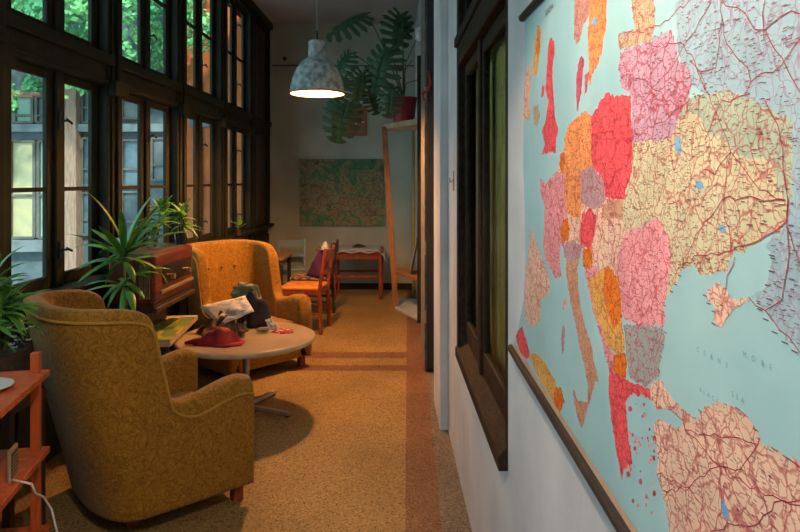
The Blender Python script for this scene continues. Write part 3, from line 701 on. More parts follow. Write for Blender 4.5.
# newspaper, folded and propped
def sheetgrid(p00, p10, p01, p11, n=8, amp=0.008, seed=0):
    p00, p10, p01, p11 = map(Vector, (p00, p10, p01, p11)); P = []
    nr = (p10 - p00).cross(p01 - p00).normalized()
    for i in range(n + 1):
        u = i / n; row = []
        for j in range(n + 1):
            v = j / n; p = p00 * (1 - u) * (1 - v) + p10 * u * (1 - v) + p01 * (1 - u) * v + p11 * u * v
            row.append(p + nr * amp * noise.noise(Vector((u * 2.7 + seed, v * 2.7, seed))) * 2)
        P.append(row)
    return MB().grid(P)
t = thing('newspaper', 'white folded newspaper slanting over the scarf and jacket on the table', 'newspaper', (-1.21, 4.48, ZT + 0.01)); t.scale = (1.2, 1.2, 1.2)
sheetgrid((-0.20, -0.02, 0.13), (-0.05, -0.12, 0.04), (0.06, 0.02, 0.17), (0.13, -0.08, 0.12), seed=2).build('page', M['news'], t, solid=0.003, smooth=True)
sheetgrid((-0.19, 0.0, 0.135), (-0.06, -0.10, 0.055), (0.05, 0.04, 0.18), (0.11, -0.06, 0.135), seed=4, amp=0.012).build('page', M['news'], t, solid=0.003, smooth=True)
t = thing('paper_bag', 'crumpled pale green paper bag leaning on the dark jacket', 'bag', (-1.16, 4.66, ZT))
sheetgrid((-0.11, 0.0, 0.14), (0.10, -0.05, 0.16), (-0.13, 0.03, 0.27), (0.03, 0.0, 0.29), seed=6, amp=0.03).build('front_panel', M['palebag'], t, solid=0.004, smooth=True)
sheetgrid((-0.11, 0.03, 0.14), (0.10, -0.0, 0.16), (-0.08, 0.06, 0.30), (0.06, 0.03, 0.28), seed=8, amp=0.03).build('back_panel', M['palebag'], t, solid=0.004, smooth=True)
t = thing('drinking_glass', 'clear water glass standing on the round table beside the cap', 'glass', (-1.115, 4.27, ZT))
MB().lathe([(0.0, 0.002), (0.028, 0.002), (0.037, 0.105), (0.0345, 0.105), (0.026, 0.010), (0, 0.010)], n=28).build('glass_body', M['clear'], t, smooth=True)
MB().lathe([(0, 0.011), (0.026, 0.011), (0.0275, 0.035), (0, 0.035)], n=28).build('drink', glass_mat('amber_drink', (0.8, 0.62, 0.4)), t, smooth=True)
t = thing('ashtray', 'small clear glass ashtray in the middle of the round table', 'ashtray', (-1.00, 4.40, ZT))
MB().lathe([(0, 0.001), (0.045, 0.001), (0.050, 0.030), (0.042, 0.030), (0.034, 0.010), (0, 0.010)], n=20).build('bowl', glass_mat('milky_glass', (0.75, 0.85, 0.78), 0.2), t)
MB().tube([(-0.02, 0.0, 0.033), (0.045, 0.01, 0.036)], 0.004, 8).build('cigarette', M['white'], t)
o = sheetgrid((-0.03, 0.0, 0.002), (0.05, -0.02, 0.002), (-0.06, 0.03, 0.06), (-0.02, 0.05, 0.07), seed=3).build('paper_slip', M['white'], solid=0.002, loc=(-0.95, 4.50, ZT))
tag(o, 'white folded paper slip propped behind the glass ashtray', 'paper')
o = heap(0.08, 0.055, 0.022, 4.2, fold=0.3, sharp=3).build('coin_purse', M['pouch'], smooth=True, loc=(-0.865, 4.42, ZT))
tag(o, 'flat red beaded purse right of the ashtray on the round table', 'purse')

# ------------------------------------------------------------------ low table with radio
lt = thing('side_table', 'low side table by the windows carrying the old radio', 'side table', (-1.72, 4.30, 0), R(6))
MB().box(-0.165, -0.36, 0.515, 0.21, 0.42, 0.55).build('tabletop', M['tabledge'], lt, bevel=0.004)
for sx in (-.13, .18):
    for sy in (-.33, .38): MB().box(sx - .018, sy - .018, 0, sx + .018, sy + .018, 0.515).build('leg', M['dkwood'], lt, bevel=0.003)
o = MB().box(-0.085, -0.32, 0, 0.085, 0.36, 0.008).build('magazine', M['magazine'], loc=(-1.590, 4.27, 0.551), bevel=0.002); o.rotation_euler = (0, 0, R(6))
tag(o, 'yellow and green printed magazine on the corner of the side table', 'magazine')
# a bright open atlas that overhangs the table corner
o = MB().box(-1.86, 4.05, 0.551, -1.74, 4.62, 0.755).box(-1.87, 3.95, 0.725, -1.55, 4.68, 0.757).build('wooden_box', M['dkwood'], bevel=0.006)
tag(o, 'dark wooden box on the side table holding up the radio', 'box')
rd = thing('radio', 'vintage red walnut radio with ivory strip and round knobs by the windows', 'radio', (-1.70, 4.28, 0.758))
b = MB().box(-0.145, -0.35, 0.02, 0.145, 0.35, 0.33); b.build('cabinet', M['radio'], rd, bevel=0.025, seg=4)
MB().box(-0.125, -0.33, 0.326, 0.125, 0.33, 0.336).build('top_panel', M['radiotop'], rd, bevel=0.004)
MB().box(-0.135, -0.34, 0.0, 0.135, 0.34, 0.02).build('plinth', M['dkwood'], rd, bevel=0.004)
MB().box(0.14, -0.22, 0.13, 0.152, 0.30, 0.25).build('dial', M['dial'], rd, bevel=0.004)
MB().box(0.14, -0.27, 0.075, 0.16, 0.32, 0.098).build('ivory_strip', M['ivory'], rd, bevel=0.004)
for y in (-0.10, 0.20): MB().tube([(0.145, y, 0.165), (0.18, y, 0.165)], 0.017, 20).build('knob', M['brass'], rd, bevel=0.003)
b = MB().box(0.06, -0.358, 0.06, 0.135 - 0.02, -0.35, 0.27); g = b.build('side_grille', M['grille'], rd)
b = MB()
for i in range(5): b.box(0.055 + i * 0.015, -0.364, 0.06, 0.059 + i * 0.015, -0.357, 0.27)
for z in (0.06, 0.16, 0.266): b.box(0.055, -0.364, z, 0.119, -0.357, z + 0.004)
b.build('grille_frame', M['ivory'], g)

# ------------------------------------------------------------------ plants
def potted(name, label, loc, pot, potprof, tufts, leafm, stems, wood=None, seed=1, n=30):
    t = thing(name, label, 'plant', loc, 0, 'potted houseplants' if name == 'houseplant' else None)
    if potprof:
        MB().lathe(potprof + [(potprof[-1][0] - 0.01, potprof[-1][1]), (potprof[-1][0] - 0.012, potprof[-1][1] - 0.02), (0, potprof[-1][1] - 0.02)], n=28).build('pot', pot, t, smooth=False)
    rr = random.Random(seed); b = MB()
    for (x, y, z, L, W, cnt, e0, e1, dr) in tufts:
        for i in range(cnt):
            b.leaf((x, y, z + rr.uniform(-0.03, 0.03)), rr.uniform(0, 6.283), R(rr.uniform(e0, e1)), L * rr.uniform(0.65, 1.1), W * rr.uniform(.8, 1.15), dr * rr.uniform(.6, 1.2))
    b.build('foliage', leafm, t, smooth=True)
    if stems:
        s = MB()
        for p in stems: s.tube(p, 0.009, 7, r1=0.006)
        s.build('stem', M['stem'], t, smooth=True)
    return t
potted('dracaena', 'long-leaved dracaena in front of the radio, behind the foreground armchair', (-1.66, 3.74, 0.57),
       M['darkpot'], [(0, 0), (0.055, 0), (0.075, 0.12)], [(0, 0, 0.55, 0.40, 0.045, 16, 30, 85, 0.9), (0.0, 0, 0.52, 0.32, 0.040, 12, -10, 30, 1.2), (0.02, -0.02, 0.38, 0.28, 0.04, 14, -30, 50, 1.2)], M['leafm'],
       [[(0, 0, 0.08), (0.01, 0, 0.25), (0, 0, 0.55)], [(0.01, 0.01, 0.08), (0.02, -0.02, 0.38)]], seed=4)
potted('houseplant', 'bright green bushy plant in a glass jar on the radio', (-1.66, 4.20, 1.095),
       M['clear'], [(0, 0.0), (0.05, 0.0), (0.055, 0.10)], [(0.02, 0.05, 0.25, 0.13, 0.034, 22, 0, 80, 0.8), (0.0, 0.03, 0.16, 0.14, 0.028, 18, -10, 60, 1.0), (0.0, -0.04, 0.13, 0.09, 0.02, 10, 10, 70, 0.8)], M['leafb'],
       [[(0, 0.01, 0.02), (0.01, 0.03, 0.14), (0.02, 0.05, 0.25)], [(0, 0, 0.02), (0, -0.04, 0.13)]], seed=7)
potted('houseplant', 'lighter green plant at the far end of the radio top', (-1.615, 4.56, 1.095),
       M['dial'], [(0, 0.0), (0.04, 0.0), (0.05, 0.08)], [(0.0, 0, 0.21, 0.13, 0.034, 22, 0, 80, 0.9), (0.0, 0.04, 0.12, 0.16, 0.02, 14, -10, 50, 1.0)], M['leafb'],
       [[(0, 0, 0.05), (0, 0.0, 0.21)]], seed=11)
t = thing('flowerpot', 'white ceramic flowerpot on the window sill behind the dracaena', 'flowerpot', (-1.93, 4.02, 0.941))
t.location.x = -1.80; t.location.y = 3.98; t.location.z = 1.095
t.location = (-1.795, 4.02, 1.095)
MB().lathe([(0, 0), (0.028, 0), (0.040, 0.09), (0.036, 0.09), (0.03, 0.07), (0, 0.07)], n=28).build('pot', M['whitepot'], t, smooth=True)
t['label'] = 'small white ceramic pot on the near corner of the radio top'
# bushy plant by the left edge of the picture, on a stand
st = thing('plant_stand', 'dark wooden plant stand behind the orange shelf', 'plant stand', (-1.62, 2.56, 0))
MB().box(-.13, -.13, .65, .11, .12, .68).build('top', M['dkwood'], st, bevel=.004)
for sx in (-.11, .09):
    for sy in (-.11, .10): MB().box(sx - .015, sy - .015, 0, sx + .015, sy + .015, .65).build('leg', M['dkwood'], st)
tp = potted('houseplant', 'bushy green plant in a dark basket at the left, above the orange shelf', (-1.64, 2.57, 0.681),
       M['darkpot'], [(0, 0), (0.08, 0), (0.105, 0.14), (0.11, 0.19)], [(0, 0, 0.34, 0.20, 0.028, 44, -10, 85, 1.3), (0.0, -0.05, 0.27, 0.17, 0.026, 34, -20, 60, 1.3), (-0.05, 0.04, 0.44, 0.18, 0.026, 34, 0, 80, 1.2)], M['leafm'],
       [[(0, 0, .1), (0, 0, .34)], [(0, .03, .1), (0, .07, .44)]], seed=21)
b = MB(); rr = random.Random(5)
for i in range(9):
    c = Vector((0.10 + rr.uniform(-.03, .05), -0.06 + rr.uniform(-.05, .06), 0.25 + rr.uniform(-.03, .04)))
    for a in range(5): b.leaf(c, a * 1.257, R(30), 0.014, 0.010, 0.3, n=3)
b.build('blossom', mat('pale_blue_petals', (0.50, 0.58, 0.66), None, 9, .7), tp)
# small sprig on sill behind the far armchair
potted('houseplant', 'small green seedling on the window sill behind the far armchair', (-1.905, 7.35, 0.941), M['darkpot'], [(0, 0), (0.03, 0), (0.035, 0.07)],
       [(0, 0, 0.11, 0.12, 0.02, 12, 10, 80, 0.8)], M['leafb'], [[(0, 0, .04), (0, 0, .12)]], seed=31).location = (-1.86, 7.0, 0.941)

# ------------------------------------------------------------------ orange shelf rack at left
an = math.atan2(0.08, 0.37)
sh = thing('shelf_rack', 'orange-stained open wooden shelf rack at the left edge', 'shelf', (-1.21, 1.86, 0), an)
for (x, y) in ((0, 0), (0, 0.36), (-0.32, 0), (-0.32, 0.36)):
    MB().box(x - 0.014, y - 0.016, 0, x + 0.014, y + 0.014, 0.955).build('post', M['orangewood'], sh, bevel=0.003)
for z in (0.34, 0.615, 0.885):
    MB().box(-0.35, -0.025, z - 0.022, 0.035, 0.395, z).build('shelf_board', M['orangewood'], sh, bevel=0.003)
t = thing('plate', 'white plate with a rim lying on the top board of the orange shelf', 'plate', (-1.34, 2.02, 0.886))
MB().lathe([(0, 0.003), (0.05, 0.003), (0.082, 0.016), (0.085, 0.014), (0.05, 0.0), (0, 0.0)], n=36).build('dish', M['whitepot'], t, smooth=True)
t = thing('phone', 'phone with cream case standing on the middle board of the orange shelf', 'phone', (-1.235, 2.0, 0.616), R(15))
MB().box(-0.005, -0.035, 0, 0.005, 0.035, 0.10).build('case', M['ivory'], t, bevel=0.003)
b = MB().box(0.005, -0.029, 0.012, 0.0062, 0.029, 0.088); s_ = b.build('screen', M['black'], t)
b = MB()
for i in range(6): b.box(0.0062, -0.025, 0.018 + i * 0.011, 0.0068, 0.025, 0.022 + i * 0.011)
b.build('keys', M['ivory'], s_)
o = MB().tube([(-1.225, 1.985, 0.62), (-1.17, 1.99, 0.605), (-1.165, 2.00, 0.57), (-1.185, 2.08, 0.52), (-1.17, 2.10, 0.47), (-1.15, 2.11, 0.36), (-1.15, 2.12, 0.2), (-1.15, 2.14, 0.004), (-1.2, 2.3, 0.004)], 0.0035, 8).build('charging_cable', M['white'], smooth=True)
tag(o, 'thin white cable hanging down from the phone on the orange shelf', 'cable')

# ------------------------------------------------------------------ wooden chairs
def dining_chair(name, label, loc, rz, wood, seatm):
    t = thing(name, label, 'chair', loc, rz, 'wooden side chairs')
    for y in (-0.19, 0.19):
        MB().beam((0.19, y, 0), (0.19, y, 0.43), 0.034, 0.034, (0, 1, 0)).build('leg', wood, t, bevel=0.004)
        b = MB().beam((-0.21, y, 0), (-0.19, y, 0.44), 0.032, 0.036, (0, 1, 0)); b.beam((-0.19, y, 0.43), (-0.255, y, 0.86), 0.030, 0.036, (0, 1, 0)); b.build('leg', wood, t, bevel=0.004)
        MB().beam((-0.2, y, 0.20), (0.19, y, 0.20), 0.018, 0.026).build('stretcher', wood, t)
    b = MB().box(-0.20, -0.20, 0.39, 0.21, 0.20, 0.435); b.build('seat_frame', wood, t, bevel=0.004)
    MB().box(-0.19, -0.205, 0.435, 0.225, 0.205, 0.475).build('seat', seatm, t, bevel=0.018, seg=3, smooth=True)
    b = MB()
    for z, h in ((0.79, 0.11), (0.62, 0.05)):
        x = -0.19 - 0.065 * (z - 0.43) / 0.43
        P = [[(x - 0.012 - 0.02 * math.cos(j / 8 * math.pi - math.pi / 2) + k * 0, -0.18 + 0.36 * j / 8, z + (k - 0.5) * h) for j in range(9)] for k in range(2)]
        b.grid(P)
    b.build('backrest', wood, t, solid=0.018)
    return t
ch = dining_chair('dining_chair', 'reddish wooden chair with orange seat standing right of the far armchair', (-1.06, 6.63, 0), R(174), M['redwood'], M['orangecush'])
c2 = dining_chair('dining_chair', 'dark wooden chair with checked cushion carrying the purple coat', (-1.08, 7.28, 0), R(178), M['dkwood'], M['check'])
t = thing('coat', 'purple coat bundled on the checked seat of the farther wooden chair', 'coat', (-0.995, 7.22, 0.478))
heap(0.13, 0.17, 0.36, 3.9, fold=.3, sharp=1.25, skew=(0.06, 0)).build('body', M['purple'], t, smooth=True)
heap(0.045, 0.08, 0.09, 3.3, fold=.4).build('collar', M['white'], t, smooth=True, loc=(0.06, -0.02, 0.29))
heap(0.045, 0.06, 0.07, 6.3, fold=.4).build('hood', M['brownfur'], t, smooth=True, loc=(-0.01, 0.05, 0.27))
# small table and blue chair at the far left
t = thing('cafe_table', 'small wooden table against the windows behind the far armchair', 'table', (-1.64, 7.55, 0))
MB().box(-.23, -.3, .63, .23, .3, .66).build('tabletop', M['pine'], t, bevel=.005)
for sx in (-.2, .19):
    for sy in (-.26, .26): MB().beam((sx, sy, 0), (sx, sy, .63), .04, .04, (0, 1, 0)).build('leg', M['blackdoor'], t, bevel=.003)
dining_chair('dining_chair', 'light blue chair half hidden behind the small window table', (-1.52, 8.35, 0), R(-80), M['bluemetal'], M['bluemetal']).scale = (0.9, 0.9, 0.88)

# ------------------------------------------------------------------ far table with cloth
t = thing('writing_table', 'dark wooden table with stretchers standing under the painting', 'table', (-0.66, 8.55, 0))
MB().box(-.33, -.27, .60, .33, .27, .635).build('tabletop', M['redwood'], t, bevel=.004)
MB().box(-.30, -.24, .52, .30, .24, .60).build('apron', M['redwood'], t)
for sx in (-.30, .30):
    for sy in (-.24, .24): MB().beam((sx, sy, 0), (sx, sy, .60), .04, .04, (0, 1, 0)).build('leg', M['redwood'], t, bevel=.003)
for sy in (-.24, .24): MB().beam((-.3, sy, .30), (.3, sy, .30), .02, .035).build('stretcher', M['redwood'], t)
P = []
for i in range(13):
    row = []
    for j in range(19):
        x = -0.345 + 0.70 * j / 18; y = -0.285 + 0.56 * i / 12; z = 0.643 + 0.006 * noise.noise(Vector((x * 8, y * 8, 0)))
        if j >= 17: z -= 0.06 * (j - 16) + 0.02 * math.sin(i); x = 0.335 + 0.02 * (j - 16)
        if i == 0: z -= 0.03 + 0.015 * math.sin(j * 1.1); y = -0.285
        row.append((x, y, z))
    P.append(row)
o = MB().grid(P).build('tablecloth', M['bluecloth'], solid=0.005, smooth=True, loc=(-0.66, 8.55, 0))
tag(o, 'pale blue cloth spread over the table under the painting', 'tablecloth')
o = heap(0.09, 0.07, 0.05, 7.7, fold=.5).build('gloves', M['darkpot'], smooth=True, loc=(-0.66, 8.6, 0.65))
tag(o, 'dark crumpled gloves lying on the pale blue tablecloth', 'gloves')

# ------------------------------------------------------------------ back wall things
def painting_mat():
    m, nt, b = new_mat('abstract_green_paint'); b.inputs['Roughness'].default_value = 0.6
    tc = N(nt, 'ShaderNodeTexCoord')
    nz = N(nt, 'ShaderNodeTexNoise'); nz.inputs['Scale'].default_value = 3.2; nz.inputs['Detail'].default_value = 6; nz.inputs['Distortion'].default_value = 1.5
    nt.links.new(tc.outputs['Object'], nz.inputs['Vector'])
    cr = N(nt, 'ShaderNodeValToRGB'); e = cr.color_ramp.elements
    e[0].position = 0.30; e[0].color = (0.03, 0.20, 0.09, 1); e[1].position = 0.75; e[1].color = (0.14, 0.24, 0.24, 1)
    for p, c in ((0.42, (0.09, 0.20, 0.09)), (0.5, (0.26, 0.25, 0.12)), (0.56, (0.22, 0.20, 0.10)), (0.64, (0.24, 0.17, 0.07))):
        k = e.new(p); k.color = c4(c)
    nt.links.new(nz.outputs['Fac'], cr.inputs['Fac'])
    vo = N(nt, 'ShaderNodeTexVoronoi', feature='DISTANCE_TO_EDGE'); vo.inputs['Scale'].default_value = 11
    mx = N(nt, 'ShaderNodeMix', data_type='RGBA'); mx.blend_type = 'ADD'; mx.inputs[0].default_value = 0.25
    nt.links.new(tc.outputs['Object'], mx.inputs[6]); nt.links.new(nz.outputs['Color'], mx.inputs[7]); nt.links.new(mx.outputs[2], vo.inputs['Vector'])
    mr = N(nt, 'ShaderNodeMapRange'); mr.inputs[1].default_value = 0.01; mr.inputs[2].default_value = 0.06; mr.inputs[3].default_value = 0.8; mr.inputs[4].default_value = 0
    nt.links.new(vo.outputs['Distance'], mr.inputs[0])
    m2 = N(nt, 'ShaderNodeMix', data_type='RGBA'); m2.inputs[7].default_value = (0.03, 0.045, 0.03, 1)
    nt.links.new(mr.outputs[0], m2.inputs[0]); nt.links.new(cr.outputs[0], m2.inputs[6]); nt.links.new(m2.outputs[2], b.inputs['Base Color'])
    return m
t = thing('painting', 'mossy green abstract canvas on the back wall above the table', 'painting', (-0.93, YB - 0.022, 1.375))
MB().box(-.595, -.018, -.472, .595, .020, .472).build('canvas', painting_mat(), t, bevel=.004)
MB().box(-.57, .005, -.45, .57, .021, .45).build('stretcher_frame', M['pine'], t)
t = thing('wall_board', 'small brown board with four white discs behind the monstera', 'board', (-0.83, YB - 0.012, 2.385))
MB().box(-.25, -.01, -.21, .25, .011, .21).build('panel', M['pine'], t, bevel=.003)
for x in (-0.02, 0.05, 0.13, 0.22): MB().tube([(x - 0.03, -.02, -.02 + .02 * math.sin(x * 30)), (x - 0.03, -.009, -.02 + .02 * math.sin(x * 30))], .016, 12).build('disc', M['white'], t)
o = MB().tube([(-1.92, YB - 0.008, 3.17), (0.09, YB - 0.008, 3.165)], 0.008, 8).build('cable_conduit', M['cord'])
o.data.materials[0] = M['black']; tag(o, 'thin dark conduit running across the top of the back wall', 'conduit')
o = MB().tube([(-1.745, YB - 0.03, 3.265), (-1.745, YB, 3.265)], 0.028, 16).build('cable_box', M['black'], bevel=.004)
tag(o, 'round black cable box fixed high on the back wall near the windows', 'cable box')

# corner shelf with plant
cs = thing('corner_stand', 'rough pine corner stand by the right wall carrying the monstera', 'stand', (0, 0, 0))
def slab(poly, z0, z1):
    n = len(poly); return MB().add([(x, y, z0) for x, y in poly] + [(x, y, z1) for x, y in poly], [tuple(range(n))[::-1], tuple(range(n, 2 * n))] + [(i, (i + 1) % n, n + (i + 1) % n, n + i) for i in range(n)])
tri = [(-0.29, 7.72), (0.135, 6.98), (0.125, 7.9), (-0.25, 8.0)]
slab(tri, 2.165, 2.225).build('top_board', M['creamwood'], cs, bevel=.004)
slab([(-0.17, 7.74), (0.135, 6.98), (0.125, 7.9), (-0.12, 7.95)], 0.425, 0.46).build('lower_board', M['pine'], cs, bevel=.004)
MB().beam((-0.145, 7.72, 0.0), (-0.285, 7.70, 2.19), 0.065, 0.06, (0, 1, 0)).build('front_post', M['pine'], cs, bevel=.004)
MB().beam((0.125, 6.96, 0.0), (0.125, 6.96, 2.90), 0.05, 0.05, (0, 1, 0)).build('wall_post', M['win'], cs, bevel=.004)
slab([(-0.16, 7.66), (0.14, 6.95), (0.12, 8.2), (-0.12, 8.2)], 0.001, 0.03).build('base_board', M['bluecloth'], cs, bevel=.004)
o = MB().tube([(0.07, 8.35, 0), (0.07, 8.35, 2.2)], 0.018, 10).build('yellow_pole', M['yellowpaint'], smooth=True)
tag(o, 'thin yellow pole standing behind the corner stand', 'pole')
t = thing('picture_frame', 'dark framed picture leaning on the lower board of the corner stand', 'picture frame', (0.06, 7.48, 0.461))
MB().beam((-0.02, 0, 0.012), (0.055, 0, 0.42), 0.30, 0.02, (1, 0, 0.1)).build('frame', M['blackdoor'], t, bevel=.003)
MB().beam((-0.033, 0, 0.04), (0.038, 0, 0.39), 0.25, 0.004, (1, 0, 0.1)).build('picture', M['bluemetal'], t)
# pot and monstera
mo = thing('monstera', 'large monstera with split leaves in a dark red pot on the corner stand', 'plant', (-0.05, 7.38, 2.226))
MB().lathe([(0, 0), (0.12, 0), (0.15, 0.24), (0.16, 0.27), (0.148, 0.27), (0.14, 0.23), (0, 0.23)], n=32).build('pot', M['redpot'], mo, smooth=False)
MB().lathe([(0, 0.231), (0.139, 0.231), (0.139, 0.24), (0, 0.245)], n=24).build('soil', M['soil'], mo)
def px3(px, py, Y): return Vector(((px - CX) / FPX * Y, Y, EYE + (CY - py) / FPX * Y)) - mo.location
def monstera_leaf(c, tip, nrm, L, parent):
    """heart-shaped leaf with deep side slots: midrib along tip, lobes both sides"""
    tip = Vector(tip).normalized(); nrm = Vector(nrm).normalized(); side = tip.cross(nrm).normalized(); nrm = side.cross(tip).normalized()
    base = Vector(c) - tip * L * 0.35
    b = MB()
    def W(x, y):
        return base + tip * x + side * y + nrm * (-0.75 * y * y / L - 0.35 * (x - 0.4 * L) ** 2 / L)
    nl = 7
    def O(t):
        a = R(163) * (1 - t) ** 0.92
        r = L * (0.44 + 0.30 * ((1 + math.cos(a)) / 2) ** 5 + 0.05 * math.sin(a) ** 2)
        return (0.30 * L + r * math.cos(a), r * math.sin(a))
    def Mr(t): return (L * (0.06 + 0.92 * t ** 1.15), 0.0)
    for sg in (-1, 1):
        for k in range(nl):
            rows = []
            for f, g in ((0, 0), (0.2, 0), (0.30, 0.0), (0.38, 0.16), (0.6, 0.22), (0.8, 0.19), (0.94, 0.20), (1.0, 0.32)):
                if k == nl - 1: pass
                row = []
                for j in range(5):
                    t0 = (k + g) / nl; t1 = (k + 1 - (g if k < nl - 1 else 0)) / nl; t = t0 + (t1 - t0) * j / 4
                    o_ = O(t); m_ = Mr(t); ff = f * (1.0 - 0.05 * abs(j - 2) * (f > 0.9) * (k < nl - 1))
                    row.append(W(m_[0] + (o_[0] - m_[0]) * ff, sg * (m_[1] + (o_[1] - m_[1]) * ff)))
                rows.append(row)
            b.grid(rows)
    o = b.build('leaf', M['leaf'], parent, solid=0.002, smooth=True)
    return o, base
leaves = [ # px,py,Y, tip(screen dx,dy,depth), normal, L
 (352,20,7.2,(-1,-.45,0),(0.2,-.6,.8),.62), (400,26,7.35,(-.15,-1,0),(.5,-1,.35),.54), (382,62,7.0,(-.35,-1,0),(-.35,-1,.3),.62), (343,62,7.3,(-.5,-.9,0),(-.6,-.8,.3),.46),
 (361,83,7.0,(-.2,-1,0),(.5,-.8,.4),.46), (340,88,7.1,(-.6,-.8,0),(-.4,-.9,.3),.44), (344,115,7.0,(-.3,-1,0),(.3,-1,.2),.56), (391,98,6.9,(-.15,-1,0),(.1,-1,.2),.38), (405,22,7.5,(.3,-.9,0),(.5,-.8,.3),.32),
  (373,100,7.3,(.3,-1,0),(.3,-1,.3),.30)]
org = Vector((0, 0, 0.24))
for (px, py, Y, tp_, nr, L) in leaves:
    c = px3(px, py, Y)
    o, base = monstera_leaf(c, (tp_[0], 0.05, tp_[1]), nr, L * 0.84, mo)
    mid = (org + base) / 2 + Vector((0, 0, 0.12))
    pts = [org * (1 - t) ** 2 + mid * 2 * t * (1 - t) + base * t * t for t in [i / 10 for i in range(11)]]
    MB().tube(pts, 0.010, 7, r1=0.005).build('stalk', M['stem'], mo, smooth=True)
for i, p in enumerate([(412, 60), (417, 80), (416, 40)]):
    q = px3(p[0], p[1], 7.4); MB().tube([org, (org + q) / 2 + Vector((-.05, 0, .08)), q], 0.006, 6).build('aerial_root', M['stem'], mo)

# ------------------------------------------------------------------ pendant lamps
def pendant(label, loc):
    t = thing('pendant_lamp', label, 'lamp', loc, 0, 'dome pendant lamps')
    prof = [(0.232, 0.0), (0.227, 0.045), (0.217, 0.10), (0.198, 0.16), (0.168, 0.22), (0.128, 0.272), (0.085, 0.305), (0.075, 0.318)]
    MB().lathe(prof, n=56).build('shade', M['patina'], t, smooth=True, solid=0.004)
    MB().lathe([(r - 0.006, z + 0.001) for r, z in prof[:-1]] + [(0.0, 0.300)], n=56).build('shade_lining', M['shadein'], t, smooth=True)
    MB().lathe([(0.074, 0.31), (0.074, 0.445), (0.066, 0.455), (0.0, 0.455)], n=32).build('socket_cover', M['patina'], t, smooth=True)
    MB().lathe([(0.225, -0.002), (0.236, -0.002), (0.238, 0.008), (0.228, 0.010), (0.225, -0.002)], n=56).build('rim', M['rim'], t, smooth=True)
    MB().tube([(0, 0, 0.455), (0, 0, 0.54)], 0.010, 10).build('strain_relief', M['black'], t)
    MB().tube([(0, 0, 0.53), (0, 0, ZC - loc[2] - 0.03)], 0.005, 8).build('cord', M['cord'], t)
    MB().lathe([(0, -0.035), (0.05, -0.03), (0.055, 0), (0, 0)], (0, 0, ZC - loc[2]), 20).build('ceiling_rose', M['whitepot'], t)
    bl = MB().lathe([(0, 0.135), (0.022, 0.14), (0.034, 0.16), (0.034, 0.18), (0.024, 0.21), (0.016, 0.23), (0.015, 0.29)], n=24).build('bulb', M['bulb'], t, smooth=True)
    return t
def lampobj(name, kind, loc, energy, color, **kw):
    l = bpy.data.lights.new(name, kind); l.energy = energy; l.color = color
    for k, v in kw.items(): setattr(l, k, v)
    o = bpy.data.objects.new(name, l); COL.objects.link(o); o.location = loc
    return o
pendant('grey patinated dome lamp with rusty rim hanging over the corridor', (-0.78, 5.5, 2.29))
p2 = pendant('matching dome lamp added above the view to light the wall map', (-0.26, 0.75, 2.25))  # added lamp, out of view, gives the map its warm light
lampobj('lamp_light', 'POINT', (-0.78, 5.5, 2.395), 255, (1.0, 0.42, 0.12), shadow_soft_size=0.06)
lampobj('lamp_light', 'POINT', (-0.26, 0.75, 2.355), 66, (1.0, 0.76, 0.62), shadow_soft_size=0.03)  # light of the added out-of-view lamp, brightens map and wall

# ------------------------------------------------------------------ outside: courtyard wing facing us, ivy, sky
YF = 8.7
M['ochrewall'] = mat('orange_courtyard_plaster', (0.62, 0.17, 0.04), (0.46, 0.11, 0.03), 3, 0.9)
M['greywall'] = mat('grey_blue_courtyard_wall', (0.16, 0.21, 0.22), (0.10, 0.13, 0.14), 4, 0.9)
M['palewood'] = mat('weathered_pink_wood', (0.52, 0.34, 0.24), (0.34, 0.2, 0.13), 6, 0.8, stretch=(8, 8, 1))
M['palestone'] = mat('pale_blue_cornice', (0.26, 0.30, 0.30), (0.17, 0.20, 0.20), 6, 0.8)
M['winframe'] = mat('brown_grey_frame_paint', (0.20, 0.20, 0.17), (0.13, 0.12, 0.10), 6, 0.8)
M['blind'] = mat('yellow_cream_blind', (0.66, 0.58, 0.30), (0.50, 0.48, 0.28), 5, 0.8)
M['mint'] = mat('mint_curtain', (0.42, 0.60, 0.48), (0.3, 0.48, 0.40), 5, 0.8)
M['bluepane'] = mat('blue_grey_pane', (0.14, 0.22, 0.25), (0.08, 0.14, 0.16), 5, 0.25)
bd = thing('courtyard_wing', 'weathered courtyard wing with glazed timber gallery seen through the windows', 'building', (0, YF, 0))
def fx(px): return (px - CX) / FPX * YF
def fz(py): return EYE + (CY - py) / FPX * YF
MB().box(-9, 0.12, -1.0, -2.21, 0.4, 5.6).build('wall', M['greywall'], bd)
MB().box(fx(186), 0.0, -1.0, -2.21, 0.15, 5.6).build('orange_wall', M['ochrewall'], bd)
MB().box(-9, -0.03, fz(132), fx(186), 0.13, fz(124)).build('cornice', M['palestone'], bd, bevel=.01)
MB().box(-9, -0.03, fz(252), fx(66), 0.13, fz(240)).build('cornice', M['palestone'], bd, bevel=.01)
MB().box(fx(66), -0.08, -0.8, fx(79), 0.13, fz(88)).build('timber_post', M['palewood'], bd, bevel=.01)
MB().box(fx(97), -0.08, -0.8, fx(112), 0.13, fz(88)).build('timber_post', M['palewood'], bd, bevel=.01)
